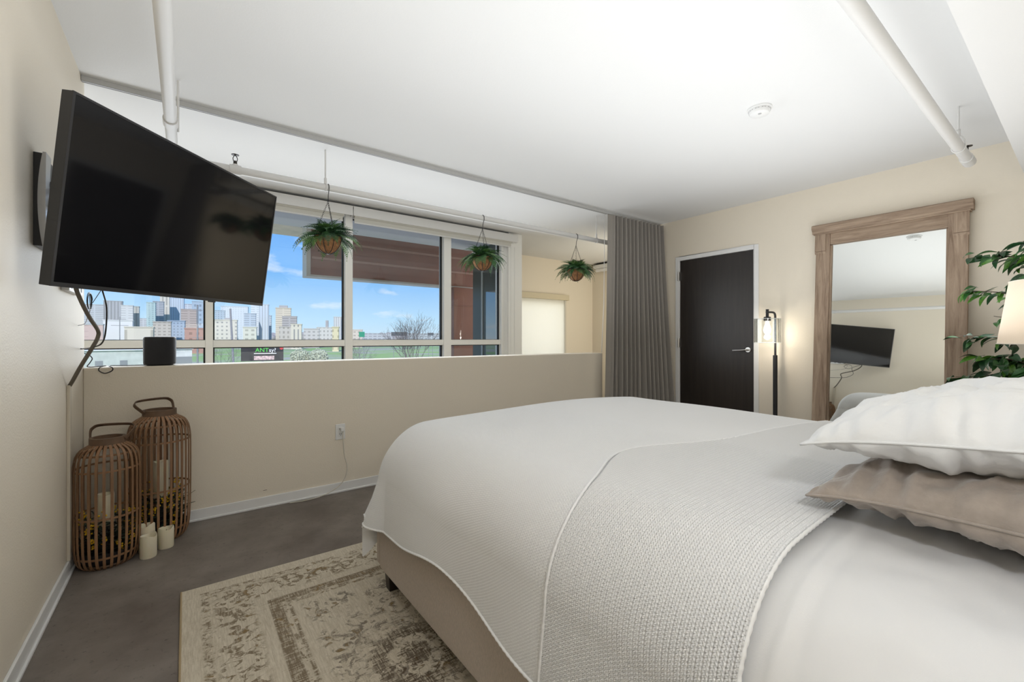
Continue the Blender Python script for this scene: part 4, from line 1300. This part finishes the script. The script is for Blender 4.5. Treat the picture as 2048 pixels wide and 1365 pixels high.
# ================================================================== FICUS
def ficus():
    r = random.Random(21)
    base = (4.20, .14, 0)
    t = thing('ficus_tree', 'leafy green ficus tree between the mirror and the table lamp', 'plant', base)
    MB().lathe([(.12, 0), (.15, .26), (.155, .30), (.14, .30), (.135, .27), (.004, .26)], 28, base).build('pot', mat('dark_pot', (.06, .055, .05), .5), t, smooth='auto')
    MB().lathe([(.004, .262), (.13, .266)], 24, base).build('soil', mat('soil', (.04, .03, .02), .95, bump=.8, bscale=80), t)
    bark = mat('ficus_bark', (.13, .10, .075), .8, var=.3, vscale=30, bump=.5, bscale=60)
    trunk = bez([(4.20, .14, .26), (4.17, .16, .7), (4.21, .13, 1.1), (4.18, .15, 1.5), (4.2, .12, 1.9)], 6)
    MB().tube(trunk, [.02-.012*i/len(trunk) for i in range(len(trunk))], 8).build('trunk', bark, t, smooth=True)
    greens = [mat('leaf_dark', (.016, .060, .020), .32, var=.3, vscale=12), mat('leaf_mid', (.032, .115, .028), .3, var=.3, vscale=12), mat('leaf_fresh', (.075, .20, .025), .32, var=.25, vscale=12)]
    meshes = []
    for g in greens:
        v = []; f = []; n = 9
        for i in range(n):
            k = i/(n-1); w = .20*math.sin(PI*k**.8)**.85*(1 if k < .9 else .55)
            z = .10*math.sin(PI*k)-.16*k*k
            v += [(k, -w, z+w*.28), (k, 0, z), (k, w, z+w*.28)]
        v[0] = (-.12, -.004, .0); v[1] = (-.12, 0, -.004); v[2] = (-.12, .004, 0)
        for i in range(n-1):
            a = 3*i
            f += [(a, a+3, a+4, a+1), (a+1, a+4, a+5, a+2)]
        me = bpy.data.meshes.new('leaf'); me.from_pydata(v, [], f); me.materials.append(g)
        for p in me.polygons: p.use_smooth = True
        meshes.append(me)
    tips = [((4.2, .15, 1.55), (4.02, .50, 1.70), .07, 26), ((4.2, .15, 1.45), (3.9, .30, 1.76), .08, 20), ((4.2, .14, 1.3), (4.0, .53, 1.50), .06, 26), ((4.2, .14, 1.35), (3.85, .33, 1.53), .06, 24),
            ((4.2, .14, 1.1), (4.0, .575, 1.215), .03, 16), ((4.2, .14, 1.15), (3.95, .42, 1.33), .05, 8), ((4.2, .14, .85), (4.05, .60, .94), .06, 20), ((4.2, .14, .9), (3.95, .44, 1.07), .06, 30), ((4.2, .14, .8), (3.9, .38, .99), .05, 28), ((4.2, .14, .75), (3.85, .30, 1.04), .05, 22), ((4.2, .14, .95), (3.95, .50, 1.07), .05, 24)]
    for a, b, arch, nl in tips:
        a, b = Vector(a), Vector(b)-Vector((0, .04, 0))
        mid = (a+b)/2+Vector((0, 0, arch))
        path = bez([a, mid, b], 8)
        MB().tube(path, [.006-.0045*i/len(path) for i in range(len(path))], 6).build('branch', bark, t, smooth=True)
        nl = int(nl*1.15)
        for i in range(nl):
            k = .25+.75*(i+r.random()*.5)/nl
            x = k*(len(path)-1); j = min(int(x), len(path)-2); fr = x-j
            p = path[j].lerp(path[j+1], min(1, fr))
            d = (path[j+1]-path[j]).normalized()
            q = math.atan2(d.y, d.x)+r.choice((-1, 1))*r.uniform(.25, 1.25)
            me = meshes[r.choice((0, 0, 0, 1, 1, 2))]
            o = bpy.data.objects.new('leaf', me); COL.objects.link(o); o.parent = t
            o.location = (p.x-base[0]+r.gauss(0, .018), p.y-base[1]+r.gauss(0, .018), p.z-base[2]+r.gauss(0, .016))
            sc = r.uniform(.072, .108)
            o.scale = (sc, sc*r.uniform(.85, 1.1), sc)
            o.rotation_euler = Euler((r.uniform(-.8, .8), r.uniform(-.05, .95), q), 'XYZ')
ficus()

# ================================================================== OUTSIDE
M_REDB = mat('red_brown_panel', (.30, .135, .10), .6, var=.10, vscale=3, bump=.1, bscale=80)
M_CONC = mat('grey_concrete', (.80, .67, .55), .9, var=.10, vscale=5, bump=.2, bscale=60)
M_PALE = mat('pale_metal_edge', (.62, .58, .54), .5)
struct('balcony_slab', box(-6, 4.75, 5.24, 8.5, 3.0, 3.35), M_CONC, 'grey concrete balcony slab overhead outside the window', 'slab')
t = thing('balcony_beam', 'red brown panelled beam hanging under the balcony slab outside', 'beam', (3, 7.1, 2.13))
box(1.50, 4.75, 7.10, 7.32, 2.16, 3.0).build('panel', M_REDB, t, bevel=.004)
box(1.44, 1.50, 7.07, 7.35, 2.13, 3.0).build('end_trim', M_PALE, t, bevel=.003)
box(1.50, 4.75, 7.085, 7.34, 2.13, 2.16).build('bottom_trim', M_PALE, t, bevel=.003)
for z in (2.40, 2.66):
    box(1.52, 4.75, 7.085, 7.10, z, z+.035).build('rail', mat('red_brown_rail', (.46, .27, .22), .6), t, bevel=.003)
struct('balcony_column', MB().quadbox(3.90, 4.32, 7.0, 7.42, -12, 2.13).quadbox(3.885, 4.335, 6.985, 7.435, 1.78, 1.80), M_REDB, 'red brown column under the balcony beam', 'column', bevel=.006)
M_GREENP = mat('dark_green_panel', (.10, .115, .10), .35)
t = thing('bay_outside_wall', 'dark green panelled outside wall of the bay beyond the glass', 'wall', (3.92, 5.7, 0)); t['kind'] = 'structure'
box(3.90, 3.94, YW+.30, 6.34, -3, 2.95).build('panel', M_GREENP, t)
box(3.885, 3.90, 6.02, 6.06, -3, 2.9).build('batten', mat('pale_batten', (.5, .5, .46), .5), t)
box(3.893, 3.90, 5.60, 5.93, .6, 1.95).build('pane', mat('dark_reflecting_glass', (.02, .025, .03), .02, spec=1, metal=0, ior=2.2), t)
struct('roof', box(XB-.3, XA+.3, YB-.3, 6.34, ZC+.25, ZC+.6), M_CONC, 'concrete roof slab over the flat', 'roof')

EYE = 1.194; GZ = -12.0
Fv = Vector((math.sin(math.radians(36.708)), math.cos(math.radians(36.708)), 0))
Rv = Vector((Fv.y, -Fv.x, 0))
def far(lat, d):
    """point at distance d along the view axis of the street grid and lat metres to its right"""
    return Fv*d+Rv*lat
def ground_mat():
    m = bpy.data.materials.new('meadow'); m.use_nodes = True
    N, L = nodes_of(m); b = N['Principled BSDF']; b.inputs['Roughness'].default_value = .95; b.inputs['Specular IOR Level'].default_value = .05
    tc = N.new('ShaderNodeTexCoord')
    n1 = N.new('ShaderNodeTexNoise'); n1.inputs['Scale'].default_value = .02; n1.inputs['Detail'].default_value = 6
    L.new(tc.outputs['Object'], n1.inputs[0])
    rp = N.new('ShaderNodeValToRGB')
    rp.color_ramp.elements[0].position = .36; rp.color_ramp.elements[0].color = (.40, .39, .35, 1)
    rp.color_ramp.elements[1].position = .56; rp.color_ramp.elements[1].color = (.27, .42, .15, 1)
    L.new(n1.outputs[0], rp.inputs[0]); L.new(rp.outputs[0], b.inputs['Base Color'])
    return m
gm = MB(); gm.v = [(-3000, -300, GZ), (5000, -300, GZ), (5000, 5000, GZ), (-3000, 5000, GZ)]; gm.f = [(0, 1, 2, 3)]
struct('ground', gm, ground_mat(), 'green and grey open ground outside below the window', 'ground')

struct('bounce_ground', box(-90, 120, 9, 170, GZ, GZ+.05), mat('pale_bounce_ground', (.50, .46, .42), .95, var=.1, vscale=.3), 'unseen pale ground added to warm the light under the balcony slab', 'ground')  # out of sight; added so warmer light bounces up to the slab

def facade(name, col, win, sx, sz, mw=.3):
    """wall colour with rows of window bands too fine to build at this distance"""
    key = name
    if key in MATS: return MATS[key]
    m = bpy.data.materials.new(name); m.use_nodes = True
    N, L = nodes_of(m); b = N['Principled BSDF']; b.inputs['Roughness'].default_value = .7; b.inputs['Specular IOR Level'].default_value = .2
    tc = N.new('ShaderNodeTexCoord'); br = N.new('ShaderNodeTexBrick')
    mp = N.new('ShaderNodeMapping'); mp.inputs['Rotation'].default_value = (PI/2, 0, 0)
    L.new(tc.outputs['Object'], mp.inputs[0])
    br.offset = 0; br.squash = 1
    br.inputs['Scale'].default_value = 1
    br.inputs['Color1'].default_value = (*win, 1); br.inputs['Color2'].default_value = (*[w*.85 for w in win], 1); br.inputs['Mortar'].default_value = (*col, 1)
    br.inputs['Brick Width'].default_value = sx; br.inputs['Row Height'].default_value = sz; br.inputs['Mortar Size'].default_value = mw*min(sx, sz)
    br.inputs['Mortar Smooth'].default_value = .1
    L.new(mp.outputs[0], br.inputs[0]); L.new(br.outputs[0], b.inputs['Base Color'])
    MATS[key] = m
    return m
FX = 873.87
def tower(x0, x1, ytop, d, col, label, win=None, sx=8, sz=4, depth=None, crown=None, rot=0, mw=.3, cap=None):
    """x0..x1 and ytop are sight-line bearings of the real building; d is its distance in metres"""
    w = (x1-x0)/FX*d
    lat = ((x0+x1)/2-1024)/FX*d
    top = EYE+(677.36-ytop)/FX*d
    c = far(lat, d); dp = depth or max(16, w*.8)
    t = thing('office_tower' if top > 45 else 'city_building', label, 'building', (c.x, c.y, GZ), 'downtown skyline')
    ang = -math.radians(36.708)+math.atan2(-lat, d)*.9+rot
    t.rotation_euler = (0, 0, ang)
    m = facade('facade_%d_%d' % (int(x0), int(ytop)), col, win or tuple(a*.72 for a in col), sx, sz, mw)
    h = top-GZ
    box(-w/2, w/2, 0, dp, 0, h).build('shell', m, t, local=True)
    rm = mat('roof_%d' % int(x0), tuple(a*.9 for a in col), .9)
    MB().quadbox(-w/2-.4, w/2+.4, -.4, dp+.4, h, h+1.2).build('parapet', rm, t, local=True)
    if crown:
        a, b_, yt = crown
        wa = (a-(x0+x1)/2)/FX*d; wb = (b_-(x0+x1)/2)/FX*d; ht = EYE+(677.36-yt)/FX*d-GZ
        box(wa, wb, dp*.2, dp*.8, h+1.2, ht).build('penthouse', mat(cap or 'grey_penthouse', (.36, .35, .36), .8), t, local=True)
    return t
g1, g2, be, tl, bl, br_, wh_ = (.50, .51, .55), (.38, .38, .41), (.60, .54, .48), (.42, .52, .54), (.42, .48, .58), (.42, .35, .34), (.66, .66, .69)  # pale greyed wall tints include the distance haze
tower(168, 210, 610, 900, g1, 'wide pale grey tower at the left end of the skyline', sx=60, sz=3.8)
tower(212, 240, 603, 860, g2, 'grey concrete tower with dark top behind the utility pole', sx=5, sz=90)
tower(245, 263, 612, 800, (.56, .55, .57), 'striped office slab with wide light floors', sx=80, sz=4.4, mw=.42)
tower(263, 276, 614, 830, (.50, .49, .46), 'narrow pale tower end beside the striped slab', sx=5, sz=90)
tower(214, 258, 642, 520, (.68, .66, .68), 'white block of flats low on the left skyline', sx=9, sz=9, mw=.6)
tower(168, 200, 650, 480, (.56, .40, .38), 'reddish low house at the far left', sx=9, sz=6, mw=.5)
tower(256, 300, 656, 420, (.62, .56, .48), 'flat cream warehouse behind the speaker', sx=30, sz=30)
tower(277, 296, 638, 1000, (.56, .57, .60), 'low pale block between the two left tower groups', sx=30, sz=4)
tower(295, 309, 606, 820, tl, 'teal glass tower above the speaker', sx=5, sz=3.8)
tower(308, 325, 604, 860, (.42, .43, .47), 'blue grey tower next to the teal one', sx=70, sz=3.6)
tower(322, 337, 594, 900, (.64, .59, .53), 'tall beige tower reaching the television edge', sx=6, sz=80)
tower(335, 364, 596, 940, (.52, .57, .66), 'white ribbed blue glass tower', sx=4, sz=120, mw=.4)
tower(310, 338, 645, 560, (.50, .44, .41), 'brownish mid rise in front of the beige tower', sx=5, sz=4)
tower(338, 366, 643, 600, (.36, .42, .52), 'dark blue glass mid rise', sx=4, sz=4)
tower(364, 386, 609, 1000, (.58, .60, .66), 'pale tower behind the brown brick one', sx=50, sz=4)
tower(365, 390, 620, 720, (.44, .36, .34), 'brown brick tower with floor bands', sx=60, sz=4, mw=.4)
tower(386, 405, 604, 840, (.38, .44, .54), 'blue lattice tower beside the window mullion', sx=8, sz=9)
tower(373, 404, 659, 380, (.42, .24, .21), 'low red brick building under the lattice tower', sx=5, sz=5)
tower(432, 448, 622, 900, (.46, .52, .60), 'blue grey tower right of the mullion', sx=5, sz=4)
tower(446, 492, 614, 980, (.60, .63, .69), 'broad pale glass tower under the television corner', sx=5, sz=4, mw=.4)
tower(428, 470, 641, 620, (.62, .57, .51), 'old beige block with rows of windows', win=(.36, .34, .33), sx=5.5, sz=5.5, mw=.32, crown=(449, 458, 636))
tower(490, 510, 628, 800, (.46, .51, .60), 'blue grey mid rise beside the ribbed tower', sx=60, sz=4)
tower(488, 511, 656, 500, (.62, .59, .53), 'cream low building below the ribbed tower', sx=6, sz=5)
tower(503, 520, 612, 860, (.62, .65, .70), 'left half of the ribbed glass tower', sx=60, sz=4, mw=.4)
tower(519, 536, 610, 840, (.55, .60, .67), 'rounded ribbed glass tower', sx=4.5, sz=90, mw=.35)
tower(535, 542, 632, 900, (.48, .53, .60), 'slim blue tower at the edge of the tower group', sx=5, sz=4)
tower(553, 580, 617, 820, (.60, .52, .44), 'tall beige office tower standing alone', sx=90, sz=3.9, mw=.38, crown=(559, 574, 611))
tower(566, 592, 634, 720, (.40, .37, .38), 'grey brown stepped block in front of the beige tower', sx=60, sz=4)
tower(560, 584, 655, 560, (.52, .48, .45), 'low stone block at the foot of the beige tower', sx=5, sz=6)
tower(583, 602, 650, 540, (.62, .56, .48), 'cream classical block with tall arches', win=(.30, .29, .29), sx=4.4, sz=26, mw=.35)
tower(609, 637, 659, 620, (.54, .51, .50), 'grey low rise left of the capitol', sx=6, sz=5)
tower(635, 669, 656, 900, (.58, .56, .54), 'pale domed capitol building with a slim tower', sx=7, sz=8, crown=(651, 656, 641), cap='pale_stone_tower')
tower(668, 682, 635, 860, (.56, .55, .57), 'ribbed tower just left of the thick mullion', sx=4, sz=120, mw=.35)
tower(665, 677, 656, 440, (.64, .56, .38), 'small yellow house under the ribbed tower', sx=6, sz=6)
tower(703, 724, 661, 640, (.58, .50, .46), 'low brick block right of the thick mullion', sx=6, sz=5)
tower(726, 783, 668, 900, (.46, .46, .50), 'long hazy row of low roofs', sx=9, sz=5)
tower(815, 880, 668, 1000, (.44, .46, .50), 'long hazy row of low roofs behind the bare tree', sx=9, sz=5)
# low sheds below the horizon
def shed(x0, x1, ytop, ybot, d, col, roof, label):
    w = (x1-x0)/FX*d; lat = ((x0+x1)/2-1024)/FX*d; c = far(lat, d)
    z1 = EYE-(ytop-677.36)/FX*d; z0 = GZ
    t = thing('shed', label, 'building', (c.x, c.y, z0), 'sheds below the skyline')
    t.rotation_euler = (0, 0, -math.radians(36.708)+math.atan2(-lat, d))
    h = z1-z0
    box(-w/2, w/2, 0, 14, 0, h).build('wall', mat(label[:12]+'w', col, .9, var=.12, vscale=.4), t, local=True)
    MB().prism([(-.5, h), (7, h+1.6), (14.5, h), (14.5, h+.3), (7, h+1.9), (-.5, h+.3)], 'x', -w/2-.5, w/2+.5).build('roof', mat(label[:12]+'r', roof, .7), t, local=True)
    for k in range(4):
        xx = -w/2+w*(k+.5)/4
        box(xx-1.0, xx+1.0, -.08, 0, h*.25, h*.62).build('window', mat('shed_window', (.24, .25, .27), .3), t, local=True)
shed(150, 296, 702, 722, 150, (.50, .52, .50), (.68, .69, .70), 'long pale shed at the lower left of the view')
shed(345, 380, 699, 720, 190, (.60, .60, .60), (.66, .66, .67), 'small white shed right of the speaker')
# hazy tree belt on the horizon: nobody could count these crowns
tb = MB(); rb = random.Random(5)
for i in range(420):
    lat = rb.uniform(-1150, 20); d = rb.uniform(1080, 1200)
    p = far(lat, d); h = rb.uniform(12, 24)
    tb.ball((p.x, p.y, GZ+h*.6), h*.62, 7, 5, (1.25, 1.25, rb.uniform(.8, 1.15)))
tag(tb.build('tree_belt', mat('hazy_bare_woods', (.33, .31, .31), 1, var=.25, vscale=.15), None, smooth=True), 'grey brown belt of bare trees below the skyline', 'trees', kind='stuff')

def blossom(x, y, d, rad, seed, label):
    lat = (x-1024)/FX*d; c = far(lat, d); z = EYE-(y-677.36)/FX*d
    t = thing('blossom_tree', label, 'tree', (c.x, c.y, GZ), 'round blossom trees')
    MB().tube([(0, 0, 0), (.1, 0, (z-GZ)*.8)], [.25, .16], 7).build('trunk', mat('tree_trunk', (.12, .10, .09), .9), t, local=True)
    mb = MB(); r = random.Random(seed)
    mb.ball((0, 0, z-GZ), rad*.86, 16, 10)
    n = 900
    for i in range(n):
        u = r.uniform(-1, 1); q = r.uniform(0, 2*PI); rr = rad*(.55+.5*r.random()**.5)
        s = math.sqrt(1-u*u)
        p = Vector((rr*s*math.cos(q), rr*s*math.sin(q), z-GZ+rr*u*.92))
        mb.ball(p, rad*r.uniform(.05, .11), 5, 3)
    tag(mb.build('crown', mat('pale_blossom', (.42, .45, .34), .9, var=.25, vscale=.8), t, local=True), kind='stuff')
blossom(600, 715, 150, 2.95, 1, 'round pale blossom tree beside the billboard')
blossom(637.5, 714.5, 150, 2.9, 2, 'round pale blossom tree nearest the thick mullion')
def bare_tree(x, ybase_d, top, width, seed, label, n0=9, thick=.09):
    d = ybase_d
    lat = (x-1024)/FX*d; c = far(lat, d)
    H = EYE+(677.36-top)/FX*d-GZ
    t = thing('bare_tree', label, 'tree', (c.x, c.y, GZ), 'leafless trees outside')
    r = random.Random(seed); mb = MB()
    def grow(p, dv, ln, rad, lev):
        q = p+dv*ln
        m_ = (p+q)/2+Vector((r.uniform(-.06, .06), r.uniform(-.06, .06), 0))*ln
        mb.tube([p, m_, q], [rad, rad*.85, rad*.65], 5)
        if lev == 0: return
        for k in range(r.choice((2, 3, 3))):
            dd = (dv+Vector((r.gauss(0, .38), r.gauss(0, .38), r.gauss(.12, .18)))).normalized()
            grow(q, dd, ln*r.uniform(.58, .8), rad*.62, lev-1)
    W = width/FX*d
    tr = mb; mb.tube([(0, 0, 0), (0, 0, H*.30)], [thick*2.2, thick*1.7], 7)
    for k in range(n0):
        a = 2*PI*k/n0
        dv = Vector((math.cos(a)*W/H*.9*r.uniform(.2, 1), math.sin(a)*W/H*.9*r.uniform(.2, 1), 1)).normalized()
        grow(Vector((0, 0, H*.27)), dv, H*.27, thick, 4)
    mb.build('branches', mat('bare_bark', (.13, .115, .11), .9), t, local=True)
bare_tree(823, 70, 640, 80, 3, 'large leafless tree in front of the green meadow', 10, .075)
bare_tree(715, 90, 690, 40, 4, 'small leafless shrub right of the thick mullion', 6, .05)
bare_tree(452, 90, 694, 50, 6, 'thin leafless tree left of the billboard', 5, .05)
def pole(x, y0, d, label, arms, lean=0, r=.16):
    lat = (x-1024)/FX*d; c = far(lat, d); top = EYE+(677.36-y0)/FX*d
    t = thing('utility_pole', label, 'pole', (c.x, c.y, GZ), 'poles outside')
    h = top-GZ
    MB().tube([(0, 0, 0), (lean, 0, h)], [r*1.25, r], 8).build('post', mat('grey_pole', (.24, .24, .26), .7), t, local=True, smooth='auto')
    for z, w in arms:
        o = MB().quadbox(-w, w, -.08, .08, h-z-.1, h-z+.1).build('crossarm', mat('grey_pole', (.24, .24, .26), .7), t, local=True)
pole(239.5, 634, 200, 'grey utility pole with two crossarms left of the speaker', [(1.2, 2.2), (4.0, 3.0)])
pole(470, 618, 110, 'leaning grey lamp post under the television corner', [], lean=-1.0, r=.22)
pole(395, 610, 160, 'slender grey pole beside the window mullion', [(2, 1.5), (12, 1.5)], r=.25)
# billboard
def billboard():
    d = 125; x0, x1, y0, y1 = 488, 562, 690, 722
    w = (x1-x0)/FX*d; lat = ((x0+x1)/2-1024)/FX*d; c = far(lat, d)
    zt = EYE-(y0-677.36)/FX*d; zb = EYE-(y1-677.36)/FX*d
    t = thing('billboard', 'black roadside billboard with green and white lettering', 'billboard', (c.x, c.y, GZ))
    t.rotation_euler = (0, 0, -math.radians(36.708)+math.atan2(-lat, d)*.8)
    a, b = zb-GZ, zt-GZ
    dk = mat('billboard_black', (.015, .016, .02), .6)
    box(-w/2, w/2, 0, .5, a, b).build('panel', dk, t, local=True)
    fr = MB().quadbox(-w/2-.12, w/2+.12, -.06, .56, b, b+.12).quadbox(-w/2-.12, w/2+.12, -.06, .56, a-.12, a)
    fr.build('frame', mat('billboard_frame', (.10, .10, .11), .6), t, local=True)
    MB().tube([(0, .9, 0), (0, .9, b)], .35, 10).tube([(-w*.45, .9, a+.6), (w*.45, .9, a+.6)], .12, 8).tube([(0, .9, a+.6), (0, .5, a+.6)], .1, 8).build('post', mat('grey_pole', (.24, .24, .26), .7), t, local=True)
    def text(s, x, z, size, m, nm):
        cu = bpy.data.curves.new(nm, 'FONT'); cu.body = s; cu.size = size; cu.extrude = .03; cu.align_x = 'LEFT'
        o = bpy.data.objects.new(nm, cu); COL.objects.link(o)
        dg = bpy.context.evaluated_depsgraph_get()
        me = bpy.data.meshes.new_from_object(o.evaluated_get(dg))
        wd = o.dimensions.x if o.dimensions.x else size
        xs = [v.co.x for v in me.vertices]
        bpy.data.objects.remove(o)
        q = bpy.data.objects.new(nm, me); COL.objects.link(q); me.materials.clear(); me.materials.append(m)
        q.parent = t; q.location = (x, -.04, z); q.rotation_euler = (PI/2, 0, 0); q.scale = (1.0, 1, 1)
        return max(xs)
    gm_ = mat('lettering_green', (.10, .62, .08), .6); wm = mat('lettering_white', (.85, .85, .85), .6)
    H = b-a
    xe = text('ANT', -w*.17, a+H*.55, H*.36, gm_, 'lettering_green')
    text('sy?', -w*.17+xe+.06, a+H*.55, H*.34, wm, 'lettering_white')
    box(-w*.20, w*.33, -.05, 0, a+H*.43, a+H*.475).build('tagline_bar', wm, t, local=True)
    MB().tube([(w*.455, -.05, b-1.0), (w*.455, 0, b-1.0)], .45, 14).build('red_disc', mat('sign_red', (.55, .05, .05), .6), t, local=True)
    box(-w*.2, w*.28, -.05, 0, a+H*.06, a+H*.30).build('picture_strip', mat('picture_strip', (.55, .40, .38), .7, var=.6, vscale=1.5), t, local=True)
billboard()
def signboard(x0, x1, y0, y1, d, m, label, nm):
    w = (x1-x0)/FX*d; lat = ((x0+x1)/2-1024)/FX*d; c = far(lat, d)
    t = thing(nm, label, 'sign', (c.x, c.y, GZ))
    t.rotation_euler = (0, 0, -math.radians(36.708)+math.atan2(-lat, d))
    b = EYE+(677.36-y0)/FX*d-GZ; a = EYE+(677.36-y1)/FX*d-GZ
    box(-w/2, w/2, 0, .2, a, b).build('panel', m, t, local=True)
    for s in (-.35, .35):
        MB().tube([(w*s, .35, 0), (w*s, .35, b)], .15, 7).build('post', mat('grey_pole', (.24, .24, .26), .7), t, local=True)
signboard(718, 729, 664, 674.5, 220, mat('highway_green', (.02, .26, .16), .5), 'small green highway sign right of the thick mullion', 'highway_sign')
signboard(783, 814, 664.5, 672, 260, mat('sign_back_dark', (.09, .10, .12), .7), 'dark back of a wide roadside sign behind the bare tree', 'roadside_sign')
signboard(855.5, 867, 666, 671.5, 260, mat('sign_back_dark', (.09, .10, .12), .7), 'small dark roadside sign at the right of the bare tree', 'roadside_sign')
